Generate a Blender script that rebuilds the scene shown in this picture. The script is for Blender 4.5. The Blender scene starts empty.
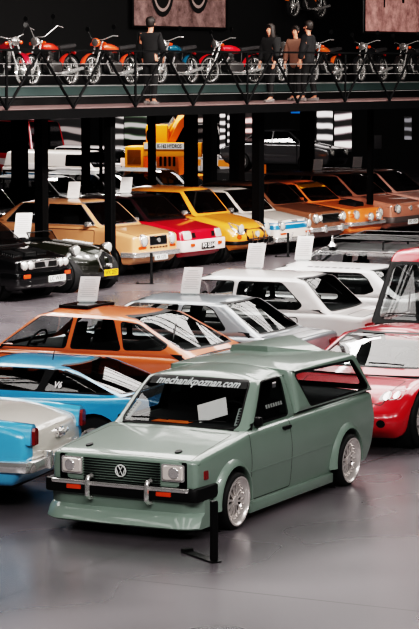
import bpy, bmesh, math, random
from mathutils import Vector, Matrix
from mathutils.bvhtree import BVHTree
random.seed(7)
C = bpy.context.scene.collection
R = math.radians
PI = math.pi

# ------------------------------------------------------------------ camera
F, CX, CY, HOR, H = 2400.0, 209.5, 314.5, 66.0, 4.30
PIT = math.atan((CY - HOR) / F)
def ray(px, py):
    a = (px - CX) / F; b = -(py - CY) / F
    return Vector((a, math.cos(PIT) + b * math.sin(PIT), -math.sin(PIT) + b * math.cos(PIT)))
def wz(px, py, z):                     # the point of the place at height z seen at a pixel of the photo
    r = ray(px, py); t = (z - H) / r.z
    return Vector((r.x * t, r.y * t, z))
def wd(px, py, D):                     # the point at distance D into the hall
    r = ray(px, py); t = D / r.y
    return Vector((r.x * t, D, H + r.z * t))
cd = bpy.data.cameras.new('camera'); cam = bpy.data.objects.new('camera', cd); C.objects.link(cam)
cam.location = (0, 0, H); cam.rotation_euler = (PI / 2 - PIT, 0, 0)
cd.sensor_fit = 'HORIZONTAL'; cd.sensor_width = 36; cd.lens = 36 * F / 419; cd.clip_end = 400
bpy.context.scene.camera = cam

# ------------------------------------------------------------------ materials
MATS = {}
def srgb(c):
    return tuple((x / 12.92 if x <= .04045 else ((x + .055) / 1.055) ** 2.4) for x in [v / 255 for v in c]) + (1,)
def new_mat(name):
    m = bpy.data.materials.new(name); m.use_nodes = True
    return m, m.node_tree.nodes, m.node_tree.links, m.node_tree.nodes['Principled BSDF']
def mat(name, col, rough=.5, metal=0., coat=0., emit=0., spec=.5, bump=0., scale=40.):
    if name in MATS: return MATS[name]
    m, n, l, b = new_mat(name)
    c = srgb(col)
    b.inputs['Base Color'].default_value = c; b.inputs['Roughness'].default_value = rough
    b.inputs['Metallic'].default_value = metal; b.inputs['Coat Weight'].default_value = coat
    b.inputs['Coat Roughness'].default_value = .04
    b.inputs['Specular IOR Level'].default_value = spec
    if emit:
        b.inputs['Emission Color'].default_value = c; b.inputs['Emission Strength'].default_value = emit
    # a little procedural variation so that nothing is perfectly flat
    t = n.new('ShaderNodeTexNoise'); t.inputs['Scale'].default_value = scale if bump else 5; t.inputs['Detail'].default_value = 2
    tc = n.new('ShaderNodeTexCoord'); l.new(tc.outputs['Object'], t.inputs['Vector'])
    mr = n.new('ShaderNodeMapRange'); mr.inputs[3].default_value = rough * .9; mr.inputs[4].default_value = min(1, rough * 1.1)
    l.new(t.outputs['Fac'], mr.inputs[0]); l.new(mr.outputs[0], b.inputs['Roughness'])
    if bump:
        bp = n.new('ShaderNodeBump'); bp.inputs['Strength'].default_value = bump; bp.inputs['Distance'].default_value = .01
        l.new(t.outputs['Fac'], bp.inputs['Height']); l.new(bp.outputs[0], b.inputs['Normal'])
    MATS[name] = m
    return m
def paint(name, col, rough=.32, metal=.0, coat=1.0):
    if name in MATS: return MATS[name]
    m, n, l, b = new_mat(name)
    c = srgb(col)
    b.inputs['Roughness'].default_value = rough; b.inputs['Metallic'].default_value = metal
    b.inputs['Coat Weight'].default_value = coat; b.inputs['Coat Roughness'].default_value = .05
    t = n.new('ShaderNodeTexNoise'); t.inputs['Scale'].default_value = 3; t.inputs['Detail'].default_value = 4
    tc = n.new('ShaderNodeTexCoord'); l.new(tc.outputs['Object'], t.inputs['Vector'])
    mx = n.new('ShaderNodeMix'); mx.data_type = 'RGBA'
    mx.inputs[6].default_value = tuple(x * .94 for x in c[:3]) + (1,); mx.inputs[7].default_value = tuple(min(1, x * 1.05) for x in c[:3]) + (1,)
    l.new(t.outputs['Fac'], mx.inputs[0])
    # the inside of the sheet metal is dark lining
    g = n.new('ShaderNodeNewGeometry'); m2 = n.new('ShaderNodeMix'); m2.data_type = 'RGBA'
    m2.inputs[7].default_value = (.012, .012, .013, 1)
    l.new(g.outputs['Backfacing'], m2.inputs[0]); l.new(mx.outputs[2], m2.inputs[6]); l.new(m2.outputs[2], b.inputs['Base Color'])
    inv = n.new('ShaderNodeMath'); inv.operation = 'SUBTRACT'; inv.inputs[0].default_value = coat
    l.new(g.outputs['Backfacing'], inv.inputs[1]); l.new(inv.outputs[0], b.inputs['Coat Weight'])
    MATS[name] = m
    return m
def glass(name, tint, refl=1.0):
    if name in MATS: return MATS[name]
    m = bpy.data.materials.new(name); m.use_nodes = True
    n, l = m.node_tree.nodes, m.node_tree.links
    n.clear()
    o = n.new('ShaderNodeOutputMaterial'); mx = n.new('ShaderNodeMixShader')
    tr = n.new('ShaderNodeBsdfTransparent'); tr.inputs[0].default_value = tuple(tint) + (1,)
    gl = n.new('ShaderNodeBsdfGlossy'); gl.inputs['Roughness'].default_value = .02; gl.inputs[0].default_value = (refl, refl, refl, 1)
    fr = n.new('ShaderNodeFresnel'); ge = n.new('ShaderNodeNewGeometry'); io = n.new('ShaderNodeMapRange')   # a thin pane: same from both sides
    io.inputs[3].default_value = 1.55; io.inputs[4].default_value = 1 / 1.55; l.new(ge.outputs['Backfacing'], io.inputs[0]); l.new(io.outputs[0], fr.inputs[0])
    mm = n.new('ShaderNodeMath'); mm.operation = 'MULTIPLY_ADD'; mm.inputs[1].default_value = 1.0; mm.inputs[2].default_value = .02
    l.new(fr.outputs[0], mm.inputs[0]); l.new(mm.outputs[0], mx.inputs[0])
    l.new(tr.outputs[0], mx.inputs[1]); l.new(gl.outputs[0], mx.inputs[2]); l.new(mx.outputs[0], o.inputs[0])
    MATS[name] = m
    return m
BLACK = mat('black_plastic', (11, 11, 12), .5, spec=.35)
RUBBER = mat('rubber', (12, 12, 12), .75)
CHROME = mat('chrome', (232, 230, 228), .12, .78)
STEEL = mat('dull_steel', (165, 163, 162), .32, .6)
ALLOY = mat('polished_alloy', (228, 222, 218), .22, .62)
DARKIN = mat('interior_dark', (24, 24, 25), .85)
SEAT = mat('seat_fabric', (34, 33, 34), .8)
LENS = mat('clear_lens', (215, 215, 210), .12, .35, 1.)
AMBER = mat('amber_lens', (205, 72, 24), .2, 0, 1.)
REDL = mat('red_lens', (120, 12, 14), .2, 0, 1.)
WHITEP = mat('white_plate', (215, 215, 212), .5)
YELP = mat('yellow_plate', (235, 175, 40), .5)
INK = mat('ink', (10, 10, 10), .6)
PAPER = mat('paper', (236, 232, 230), .7)
PGREY = mat('paper_print', (198, 195, 194), .7)
METALB = mat('black_steel', (10, 10, 11), .42, .3)
GL = glass('car_glass', (.74, .77, .77))
GLD = glass('car_glass_dark', (.40, .41, .42))
GLB = glass('car_glass_brown', (.20, .15, .13))

# ------------------------------------------------------------------ helpers
def link_mesh(name, bm, mats, parent=None, smooth=35, mw=None):
    me = bpy.data.meshes.new(name)
    bm.normal_update()
    bm.to_mesh(me); bm.free()
    for m in (mats if isinstance(mats, (list, tuple)) else [mats]): me.materials.append(m)
    if smooth is not None:
        for p in me.polygons: p.use_smooth = True
        me.set_sharp_from_angle(angle=R(smooth))
    o = bpy.data.objects.new(name, me); C.objects.link(o)
    if parent: o.parent = parent
    if mw is not None: o.matrix_local = mw
    return o
def thing(name, label, cat, loc=(0, 0, 0), rz=0., group=None):
    o = bpy.data.objects.new(name, None); o.empty_display_size = .2; C.objects.link(o)
    o.location = loc; o.rotation_euler = (0, 0, rz)
    return tag(o, label, cat, group)
def tag(o, label, cat, group=None):
    o['label'] = label; o['category'] = cat
    if group: o['group'] = group
    return o
def struct(o):
    o['kind'] = 'structure'; return o
def box(bm, lo, hi, mi=0, mx=None):
    vs = [bm.verts.new((x, y, z)) for x in (lo[0], hi[0]) for y in (lo[1], hi[1]) for z in (lo[2], hi[2])]
    if mx is not None:
        for v in vs: v.co = mx @ v.co
    for q in ((0, 1, 3, 2), (4, 6, 7, 5), (0, 4, 5, 1), (2, 3, 7, 6), (0, 2, 6, 4), (1, 5, 7, 3)):
        f = bm.faces.new([vs[i] for i in q]); f.material_index = mi
    return vs
def bevbox(lo, hi, r=.01, seg=2):
    bm = bmesh.new(); box(bm, lo, hi)
    bmesh.ops.bevel(bm, geom=list(bm.edges), offset=r, segments=seg, affect='EDGES', profile=.6)
    return bm
def tube(bm, pts, r, n=8, mi=0, closed=False, r1=None):
    pts = [Vector(p) for p in pts]; rings = []
    N = len(pts); up = None
    for i, p in enumerate(pts):
        a = pts[i - 1] if (i > 0 or closed) else p
        b = pts[(i + 1) % N] if (i < N - 1 or closed) else p
        t = (b - a).normalized()
        if up is None: up = Vector((0, 0, 1)) if abs(t.z) < .9 else Vector((1, 0, 0))
        s = t.cross(up).normalized(); up = s.cross(t).normalized()
        rr = r if r1 is None else r + (r1 - r) * i / max(1, N - 1)
        rings.append([bm.verts.new(p + (s * math.cos(k * 2 * PI / n) + up * math.sin(k * 2 * PI / n)) * rr) for k in range(n)])
    for i in range(N if closed else N - 1):
        A, B = rings[i], rings[(i + 1) % N]
        for k in range(n):
            f = bm.faces.new((A[k], A[(k + 1) % n], B[(k + 1) % n], B[k])); f.material_index = mi
    if not closed:
        f = bm.faces.new(rings[0][::-1]); f.material_index = mi
        f = bm.faces.new(rings[-1]); f.material_index = mi
def lathe(bm, prof, n=32, axis='y', mi=0, cen=(0, 0, 0), mis=None, open0=False):   # prof: (radius, along axis)
    rings = []
    for r, a in prof:
        ring = []
        for k in range(n):
            c, s = math.cos(k * 2 * PI / n) * r, math.sin(k * 2 * PI / n) * r
            co = {'y': (c, a, s), 'x': (a, c, s), 'z': (c, s, a)}[axis]
            ring.append(bm.verts.new(Vector(co) + Vector(cen)))
        rings.append(ring)
    for i in range(len(prof) - 1):
        for k in range(n):
            f = bm.faces.new((rings[i][k], rings[i][(k + 1) % n], rings[i + 1][(k + 1) % n], rings[i + 1][k]))
            f.material_index = mi if mis is None else mis[i]
    for e, i in ((0, 0), (-1, len(prof) - 2)):
        if prof[e][0] > 1e-6 and not (open0 and (e == 0 or open0 == 2)):
            f = bm.faces.new(rings[e]); f.material_index = mi if mis is None else mis[i]
    bmesh.ops.remove_doubles(bm, verts=[v for r in rings for v in r], dist=1e-6)
    bmesh.ops.recalc_face_normals(bm, faces=list(bm.faces))
def rounded(poly, n=4, closed=True):
    out = []; N = len(poly)
    for i, p in enumerate(poly):
        P = Vector(p[:2]); r = p[2] if len(p) > 2 else 0
        if r <= 0 or (not closed and i in (0, N - 1)): out.append(P); continue
        A = Vector(poly[i - 1][:2]); B = Vector(poly[(i + 1) % N][:2])
        la, lb = (A - P).length, (B - P).length
        ra, rb = min(r, la * .49), min(r, lb * .49)
        a = P + (A - P) / la * ra; b = P + (B - P) / lb * rb
        for k in range(n + 1):
            t = k / n; out.append(a * (1 - t) ** 2 + P * 2 * t * (1 - t) + b * t * t)
    res = []
    for p in out:
        if not res or (p - res[-1]).length > 1e-4: res.append(p)
    if closed and (res[0] - res[-1]).length < 1e-4: res.pop()
    return res
def area(poly): return .5 * sum(poly[i - 1][0] * poly[i][1] - poly[i][0] * poly[i - 1][1] for i in range(len(poly)))
def ccw(poly): return poly if area(poly) > 0 else poly[::-1]
def offset(poly, d):                   # outward for ccw
    N = len(poly); out = []
    for i in range(N):
        a, p, b = Vector(poly[i - 1][:2]), Vector(poly[i][:2]), Vector(poly[(i + 1) % N][:2])
        e1 = (p - a).normalized(); e2 = (b - p).normalized()
        n1 = Vector((e1.y, -e1.x)); n2 = Vector((e2.y, -e2.x)); m = (n1 + n2)
        if m.length < 1e-6: m = n1
        m.normalize(); k = 1 / max(.5, m.dot(n1))
        out.append(p + m * d * k)
    return out
def clip(poly, a, b, c):               # keep a*x+b*y<=c
    out = []
    for i in range(len(poly)):
        p, q = poly[i - 1], poly[i]
        dp, dq = a * p[0] + b * p[1] - c, a * q[0] + b * q[1] - c
        if (dp <= 0) != (dq <= 0):
            t = dp / (dp - dq); out.append((p[0] + (q[0] - p[0]) * t, p[1] + (q[1] - p[1]) * t))
        if dq <= 0: out.append((q[0], q[1]))
    return out
def dens(pts, step, closed=True):
    out = []; N = len(pts)
    for i in range(N):
        a = pts[i]; out.append(a)
        if i == N - 1 and not closed: break
        b = pts[(i + 1) % N]; L = (b - a).length; k = int(L / step)
        for j in range(1, k + 1): out.append(a + (b - a) * j / (k + 1))
    return out
AX = {'x': (1, 2), 'y': (0, 2), 'z': (0, 1)}
def cut(bm, poly, ax, faces):          # slices faces along a convex outline seen along ax; returns (inside, outside) faces
    ia, ib = AX[ax]; poly = ccw([Vector(p[:2]) for p in poly])
    outside = []
    xs = [p[0] for p in poly]; ys = [p[1] for p in poly]; b0 = (min(xs), max(xs), min(ys), max(ys))
    cand = []
    for f in faces:
        va = [v.co[ia] for v in f.verts]; vb = [v.co[ib] for v in f.verts]
        if max(va) > b0[0] and min(va) < b0[1] and max(vb) > b0[2] and min(vb) < b0[3]: cand.append(f)
        else: outside.append(f)
    for i in range(len(poly)):
        a, b = poly[i - 1], poly[i]; e = b - a
        if e.length < 1e-6: continue
        n2 = Vector((e.y, -e.x)).normalized()
        co = [0, 0, 0]; no = [0, 0, 0]; co[ia], co[ib] = a; no[ia], no[ib] = n2
        co, no = Vector(co), Vector(no)
        geom = set(cand)
        for f in cand: geom.update(f.edges); geom.update(f.verts)
        r = bmesh.ops.bisect_plane(bm, geom=list(geom), dist=1e-5, plane_co=co, plane_no=no)
        cand2 = []
        for f in {g for g in r['geom'] if isinstance(g, bmesh.types.BMFace)}:
            if (f.calc_center_median() - co).dot(no) > 0: outside.append(f)
            else: cand2.append(f)
        cand = cand2
        if not cand: break
    return cand, outside
def extract(bm, faces, keep=False):
    nb = bmesh.new(); vm = {}
    for f in faces:
        vs = []
        for v in f.verts:
            if v not in vm: vm[v] = nb.verts.new(v.co)
            vs.append(vm[v])
        g = nb.faces.new(vs); g.material_index = 0
    if not keep: bmesh.ops.delete(bm, geom=list(faces), context='FACES')
    nb.normal_update()
    return nb
def shift_n(bm, d):
    bm.normal_update(); ns = [(v, v.normal.copy()) for v in bm.verts]
    for v, n in ns: v.co += n * d
def loft(outline, W, er, deform=None, step=.13, rows=(0, .35, .65, .87)):
    P = ccw(dens(rounded(outline, 5), step)); N = len(P)
    lev = [((W - er) * k, 0) for k in rows] + [(W - er + er * math.sin(a * PI / 8), er * (1 - math.cos(a * PI / 8))) for a in range(0, 5)]
    lev = [(-y, d) for y, d in lev[::-1] if y > 0] + lev
    bm = bmesh.new(); rings = []
    for y, d in lev:
        Q = offset(P, -d) if d > 0 else P
        rings.append([bm.verts.new((q[0], y, q[1])) for q in Q])
    for A, B in zip(rings, rings[1:]):
        for k in range(N): bm.faces.new((A[k], A[(k + 1) % N], B[(k + 1) % N], B[k]))
    caps = [bm.faces.new(rings[0]), bm.faces.new(rings[-1][::-1])]
    bmesh.ops.recalc_face_normals(bm, faces=list(bm.faces))
    if bm.calc_volume(signed=True) < 0: bmesh.ops.reverse_faces(bm, faces=list(bm.faces))
    xs = [p[0] for p in P]; zs = [p[1] for p in P]
    for cap in caps:
        fs = [cap]
        for ax, lo, hi, st in ((0, min(xs), max(xs), .16), (2, min(zs), max(zs), .09)):
            k = int((hi - lo) / st)
            for j in range(1, k + 1):
                co = Vector((0, 0, 0)); no = Vector((0, 0, 0)); co[ax] = lo + (hi - lo) * j / (k + 1); no[ax] = 1
                geom = set(fs)
                for f in fs: geom.update(f.edges); geom.update(f.verts)
                r = bmesh.ops.bisect_plane(bm, geom=list(geom), dist=1e-5, plane_co=co, plane_no=no)
                fs = list({g for g in r['geom'] if isinstance(g, bmesh.types.BMFace)})
    if deform:
        for v in bm.verts: v.co = Vector(deform(*v.co))
    bm.normal_update()
    return bm
def lerp(tab, x):
    if x <= tab[0][0]: return tab[0][1]
    for (a, u), (b, v) in zip(tab, tab[1:]):
        if x <= b: return u + (v - u) * (x - a) / (b - a)
    return tab[-1][1]
def sstep(a, b, x):
    t = max(0, min(1, (x - a) / (b - a))); return t * t * (3 - 2 * t)
def text_mesh(s, size, shear=0., extr=0., bold=0.):
    cu = bpy.data.curves.new('t', 'FONT'); cu.body = s; cu.size = size; cu.shear = shear; cu.extrude = extr; cu.offset = bold
    cu.align_x = 'CENTER'; cu.align_y = 'CENTER'; cu.resolution_u = 2
    o = bpy.data.objects.new('t', cu); C.objects.link(o)
    dg = bpy.context.evaluated_depsgraph_get()
    me = bpy.data.meshes.new_from_object(o.evaluated_get(dg))
    bpy.data.objects.remove(o)
    bm = bmesh.new(); bm.from_mesh(me); bpy.data.meshes.remove(me)
    return bm

# ------------------------------------------------------------------ the car maker
class Car:
    def __init__(s, name, label, yaw, anchor, px, cat='car', group=None, D=None, S=1.):
        # anchor: a point of the car (own axes: x forward, y left, z up); px: where the photo shows it
        anchor = tuple(a * S for a in anchor)
        p = wz(px[0], px[1], anchor[2]) if D is None else Vector(((px[0] - CX) * D / F, D, 0)); c, sn = math.cos(yaw), math.sin(yaw)
        loc = (p.x - (c * anchor[0] - sn * anchor[1]), p.y - (sn * anchor[0] + c * anchor[1]), 0)
        s.root = thing(name, label, cat, loc, yaw, group)
        s.yaw = yaw; s.loc = loc; s.root.scale = (S, S, S)
    def world(s, x, y, z):
        return s.root.matrix_basis @ Vector((x, y, z))
    def shell(s, lower, W, er, gh=None, GW=None, WR=None, ger=.07, pm=None, zmax=.55, low=.93, beltk=.965, bowf=.05, bowr=.04,
              taperf=.95, taperr=.95, crown=.02, gbowf=.06, gbowr=.05, ztop=None, second=None):
        s.W = W; s.pm = pm
        xs = [p[0] for p in lower]; s.xn, s.xt = max(xs), min(xs)
        zs = [p[1] for p in lower]; zt = max(zs); zb = min(zs)
        xn, xt = s.xn, s.xt
        def dl(x, y, z):
            k = lerp([(zb, low), (zb + (zmax - zb) * .5, .985), (zmax, 1), (zt, beltk)], z)
            k *= lerp([(xt, taperr), (xt + .7, 1), (xn - .8, 1), (xn, taperf)], x)
            q = (y / W) ** 2
            x2 = x - bowf * q * sstep(xn - .6, xn, x) + bowr * q * sstep(xt + .6, xt, x)
            z2 = z - crown * q * sstep(zmax, zt, z)
            return x2, y * k, z2
        s.bm = loft(lower, W, er, dl)
        s.dl = dl
        s.gm = None; s.zb = zb; s.beltk = beltk
        if gh: s.greenhouse(gh, GW or W * beltk - .02, WR, ger, gbowf, gbowr)
        s.mats = [pm, BLACK, DARKIN, CHROME] + ([second] if second else [])
    def greenhouse(s, gh, GW, WR, ger=.07, gbowf=.06, gbowr=.05, rcrown=.06):
        gx = [p[0] for p in gh]; gz = [p[1] for p in gh]; g0, g1 = min(gz), max(gz); x0, x1 = min(gx), max(gx)
        s.GW, s.WR, s.g0, s.g1, s.gx0, s.gx1 = GW, WR, g0, g1, x0, x1
        xm = (x0 + x1) / 2
        def dg(x, y, z):
            t = max(0, (z - g0) / (g1 - g0))
            k = 1 + (WR / GW - 1) * (t ** 1.15)
            q = (y / GW) ** 2
            x2 = x - gbowf * q * sstep(xm + .1, x1, x) + gbowr * q * sstep(xm - .1, x0, x)
            z2 = z - rcrown * q * sstep(.8, 1, t)
            return x2, y * k, z2
        s.gm = loft(gh, GW, ger, dg, step=.14)
        kill = [f for f in s.gm.faces if f.normal.z < -.6]
        bmesh.ops.delete(s.gm, geom=kill, context='FACES')
        # footprint of the cabin: dark inside
        ins, _ = cut(s.bm, [(x0 + .07, -GW + .07), (x1 - .05, -GW + .07), (x1 - .05, GW - .07), (x0 + .07, GW - .07)], 'z',
                     [f for f in s.bm.faces if f.normal.z > .5 and f.calc_center_median().z > s.zb + .25])
        for f in ins: f.material_index = 2
    # ---- regions
    def lowf(s, side):
        if side in ('l', 'r'):
            k = 1 if side == 'l' else -1
            return [f for f in s.bm.faces if f.normal.y * k > .3 and f.calc_center_median().y * k > .1]
        if side == 'f': return [f for f in s.bm.faces if f.normal.x > .35]
        if side == 'b': return [f for f in s.bm.faces if f.normal.x < -.35]
        if side == 't': return [f for f in s.bm.faces if f.normal.z > .45 and f.material_index != 2]
    def gf(s, side):
        if side in ('l', 'r'):
            k = 1 if side == 'l' else -1
            return [f for f in s.gm.faces if f.normal.y * k > .45 and f.calc_center_median().y * k > .1]
        xm = (s.gx0 + s.gx1) / 2
        if side == 'f': return [f for f in s.gm.faces if f.normal.x > .08 and abs(f.normal.y) < .8 and f.calc_center_median().x > xm - .1]
        if side == 'b': return [f for f in s.gm.faces if f.normal.x < -.08 and abs(f.normal.y) < .8 and f.calc_center_median().x < xm + .3]
        if side == 't': return [f for f in s.gm.faces if f.normal.z > .6]
    def window(s, name, poly, side, gl=None, gap=.018, mi=1, r=.05):
        ax = {'l': 'y', 'r': 'y', 'f': 'x', 'b': 'x', 't': 'z'}[side]
        P = rounded([(p[0], p[1], p[2] if len(p) > 2 else r) for p in poly], 3)
        P = ccw(P)
        ins, _ = cut(s.gm, offset(P, gap), ax, s.gf(side))
        ins2, ring = cut(s.gm, P, ax, ins)
        for f in ring: f.material_index = mi
        if not ins2: print('no window', name, s.root.name); return None
        nb = extract(s.gm, ins2); shift_n(nb, -.008)
        s.gm.normal_update()
        return link_mesh(name, nb, gl or GL, s.root, 60)
    def region(s, poly, side, mi, gh=False, r=0.):        # paint an area of the shell
        ax = {'l': 'y', 'r': 'y', 'f': 'x', 'b': 'x', 't': 'z'}[side]
        P = ccw(rounded([(p[0], p[1], p[2] if len(p) > 2 else r) for p in poly], 3))
        ins, _ = cut(s.gm if gh else s.bm, P, ax, s.gf(side) if gh else s.lowf(side))
        for f in ins: f.material_index = mi
    def panel(s, name, poly, side, gap=.012, r=.03, m=None, lift=.0):   # a door, bonnet or lid: own mesh with a dark seam round it
        ax = {'l': 'y', 'r': 'y', 'f': 'x', 'b': 'x', 't': 'z'}[side]
        P = ccw(rounded([(p[0], p[1], p[2] if len(p) > 2 else r) for p in poly], 3))
        ins, _ = cut(s.bm, P, ax, s.lowf(side))
        ins2, ring = cut(s.bm, offset(P, -gap), ax, ins)
        for f in ring: f.material_index = 1
        if not ins2: print('no panel', name, s.root.name); return None
        src = sorted(set(f.material_index for f in ins2))
        idx = [f.material_index for f in ins2]
        nb = extract(s.bm, ins2)
        for f, i in zip(nb.faces, idx): f.material_index = i
        if lift: shift_n(nb, lift)
        s.bm.normal_update()
        return link_mesh(name, nb, s.mats if m is None else [m] * 5, s.root, 40)
    def arches(s, xs, rz, rad, flare=0.):
        s.wells = []
        for x in xs:
            P = [(x + rad * math.cos(a * PI / 12), max(rz + rad * math.sin(a * PI / 12), -.2)) for a in range(24)]
            P = [(x + rad * math.cos(a * PI / 12), rz + rad * math.sin(a * PI / 12)) for a in range(0, 13)] + [(x - rad, -.1), (x + rad, -.1)]
            P = ccw([Vector(p) for p in P])
            fs = [f for f in s.bm.faces if abs(f.calc_center_median().y) > s.W * .72 and f.calc_center_median().z < rz + rad + .1 and abs(f.calc_center_median().x - x) < rad + .25]
            ins, _ = cut(s.bm, P, 'y', fs)
            bmesh.ops.delete(s.bm, geom=ins, context='FACES'); s.bm.normal_update()
            s.wells.append((x, rz, rad))
    def bvh(s):
        b = bmesh.new(); me = bpy.data.meshes.new('x')
        s.bm.to_mesh(me); b.from_mesh(me); s.tree = BVHTree.FromBMesh(b); b.free(); bpy.data.meshes.remove(me)
        if s.gm:
            b = bmesh.new(); me = bpy.data.meshes.new('x')
            s.gm.to_mesh(me); b.from_mesh(me); s.gtree = BVHTree.FromBMesh(b); b.free(); bpy.data.meshes.remove(me)
    def hit(s, side, a, b, g=False):
        o, d = {'f': ((6, a, b), (-1, 0, 0)), 'b': ((-6, a, b), (1, 0, 0)), 'l': ((a, 3, b), (0, -1, 0)), 'r': ((a, -3, b), (0, 1, 0)),
                't': ((a, b, 5), (0, 0, -1))}[side]
        h = (s.gtree if g else s.tree).ray_cast(Vector(o), Vector(d))[0]
        return h
    def finish(s, seats=True, x_seat=-.1, rhd=False, floor=True):
        if s.gm:
            me = bpy.data.meshes.new('x'); s.gm.to_mesh(me); s.bm.from_mesh(me); bpy.data.meshes.remove(me); s.gm.free()
        s.body = link_mesh('body', s.bm, s.mats, s.root, 38)
        # wheel housings and floor pan
        bm = bmesh.new()
        for x, z, r in s.wells:
            for k in (-1, 1):
                lathe(bm, [(r * 1.0, k * (s.W - .045)), (r * 1.0, k * s.W * .62), (0, k * s.W * .62)], 24, 'y', cen=(x, 0, z), open0=1)
        box(bm, (s.xt + .3, -s.W * .7, .2), (s.xn - .25, s.W * .7, .26))
        link_mesh('underbody', bm, DARKIN, s.root)
        if seats and s.WR:
            zb = s.g0
            for y in (-.36, .36):
                bm = bevbox((x_seat - .16, y - .24, zb - .3), (x_seat - .02, y + .24, zb + .2), .05)
                box(bm, (x_seat - .13, y - .12, zb + .2), (x_seat - .06, y + .12, zb + .34))
                for v in bm.verts: v.co.x -= (v.co.z - zb) * .22
                link_mesh('seat', bm, SEAT, s.root)
            bm = bevbox((x_seat - 1.05, -.55, zb - .3), (x_seat - .92, .55, zb + .16), .05)
            if x_seat - 1.1 > s.gx0 + .1: link_mesh('rear_seat', bm, SEAT, s.root)
            else: bm.free()
            bm = bmesh.new(); y0 = -.36 if rhd else .36
            cx, cz = x_seat + .46, zb + .06
            tube(bm, [(cx - .19 * math.sin(.5) * math.sin(a) * 1, y0 + .19 * math.cos(a), cz + .19 * math.sin(a) * .85) for a in [k * 2 * PI / 20 for k in range(20)]], .014, 6, closed=True)
            tube(bm, [(cx + .25, y0, cz - .2), (cx, y0, cz)], .03, 6); tube(bm, [(cx, y0 - .18, cz), (cx, y0 + .18, cz)], .012, 6)
            link_mesh('steering_wheel', bm, BLACK, s.root)
    # ---- attachments
    def pad(s, name, poly, side, th=.02, m=None, back=.03, r=.02, g=False, parent=None, bevel=0., front=None, n=3):
        P = ccw(rounded([(p[0], p[1], p[2] if len(p) > 2 else r) for p in poly], n))
        d = {'f': Vector((1, 0, 0)), 'b': Vector((-1, 0, 0)), 'l': Vector((0, 1, 0)), 'r': Vector((0, -1, 0)), 't': Vector((0, 0, 1))}[side]
        hits = [s.hit(side, p[0], p[1], g) for p in P]
        ok = [h for h in hits if h]
        if not ok: print('no pad', name, s.root.name); return None
        i = {'f': 0, 'b': 0, 'l': 1, 'r': 1, 't': 2}[side]
        av = sum(h[i] for h in ok) / len(ok)
        bm = bmesh.new(); A, B, Bi = [], [], []
        ia, ib = {'f': (1, 2), 'b': (1, 2), 'l': (0, 2), 'r': (0, 2), 't': (0, 1)}[side]
        cen = sum((Vector(p) for p in P), Vector((0, 0))) / len(P)
        for p, h in zip(P, hits):
            co = Vector((0, 0, 0)); co[ia], co[ib] = p[0], p[1]; co[i] = h[i] if h else av
            if front is not None: co[i] = front
            A.append(bm.verts.new(co - d * back)); B.append(bm.verts.new(co + d * th))
            q = co + d * (th + bevel)
            if bevel:
                v2 = Vector(p) + (cen - Vector(p)).normalized() * bevel * 1.2
                q[ia], q[ib] = v2
            Bi.append(bm.verts.new(q) if bevel else B[-1])
        N = len(P)
        for k in range(N):
            bm.faces.new((A[k], A[(k + 1) % N], B[(k + 1) % N], B[k]))
            if bevel: bm.faces.new((B[k], B[(k + 1) % N], Bi[(k + 1) % N], Bi[k]))
        cpt = bm.verts.new(sum((v.co for v in Bi), Vector((0, 0, 0))) / N)
        for k in range(N): bm.faces.new((Bi[k], Bi[(k + 1) % N], cpt))
        bmesh.ops.recalc_face_normals(bm, faces=list(bm.faces))
        return link_mesh(name, bm, m or BLACK, parent or s.root, 30)
    def rect(s, a0, a1, b0, b1): return [(a0, b0), (a1, b0), (a1, b1), (a0, b1)]
    def circ(s, a, b, r, n=16): return [(a + r * math.cos(k * 2 * PI / n), b + r * math.sin(k * 2 * PI / n), 0) for k in range(n)]
    def round_lamp(s, name, y, z, r, side='f', m=None, rim=CHROME, th=.03):
        o = s.pad(name, s.circ(y, z, r * 1.18), side, th, rim, bevel=.008)
        h = s.hit(side, y, z); x = h.x
        sg = 1 if side == 'f' else -1
        bm = bmesh.new(); lathe(bm, [(r, sg * (th + .006)), (r * .8, sg * (th + .022)), (r * .4, sg * (th + .034)), (0, sg * (th + .038))], 20, 'x')
        xm = max(s.hit(side, y + r * dy, z + r * dz).x * sg for dy, dz in ((0, 0), (.9, 0), (-.9, 0), (0, .9), (0, -.9)) if s.hit(side, y + r * dy, z + r * dz)) * sg
        for v in bm.verts: v.co += Vector((xm - sg * .004, y, z))
        link_mesh('lens', bm, m or LENS, o)
        return o
    def bumper(s, side, z, h, off=.06, th=.06, wrap=.45, m=None, name='bumper', Wb=None, er=.018, rc=.14, dip=0.):
        sg = 1 if side == 'f' else -1
        Wb = Wb or s.W + .005
        hc = s.hit(side, 0, z); xe = s.xn if sg > 0 else s.xt
        xm = (hc.x if hc else xe) + sg * off
        hs = s.hit(side, s.W * .72, z); xs = (hs.x if hs else xe - sg * .1) + sg * off
        pts = rounded([(xs - sg * wrap, -Wb), (xs, -Wb, rc), (xm, 0, .9), (xs, Wb, rc), (xs - sg * wrap, Wb)], 6, closed=False)
        sec = rounded([(-th, -h / 2, er), (0, -h / 2, er), (0, h / 2, er), (-th, h / 2, er)], 2)
        bm = bmesh.new(); rings = []
        for i, p in enumerate(pts):
            a = pts[max(0, i - 1)]; b = pts[min(len(pts) - 1, i + 1)]; t = (b - a).normalized()
            n = Vector((t.y, -t.x)) * (1 if sg > 0 else -1)
            if sg > 0: n = Vector((t.y, -t.x))
            else: n = Vector((-t.y, t.x))
            rings.append([bm.verts.new((p.x + n.x * q[0], p.y + n.y * q[0], z + q[1])) for q in sec])
        N = len(sec)
        for A, B in zip(rings, rings[1:]):
            for k in range(N): bm.faces.new((A[k], A[(k + 1) % N], B[(k + 1) % N], B[k]))
        bm.faces.new(rings[0]); bm.faces.new(rings[-1])
        bmesh.ops.recalc_face_normals(bm, faces=list(bm.faces))
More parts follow.
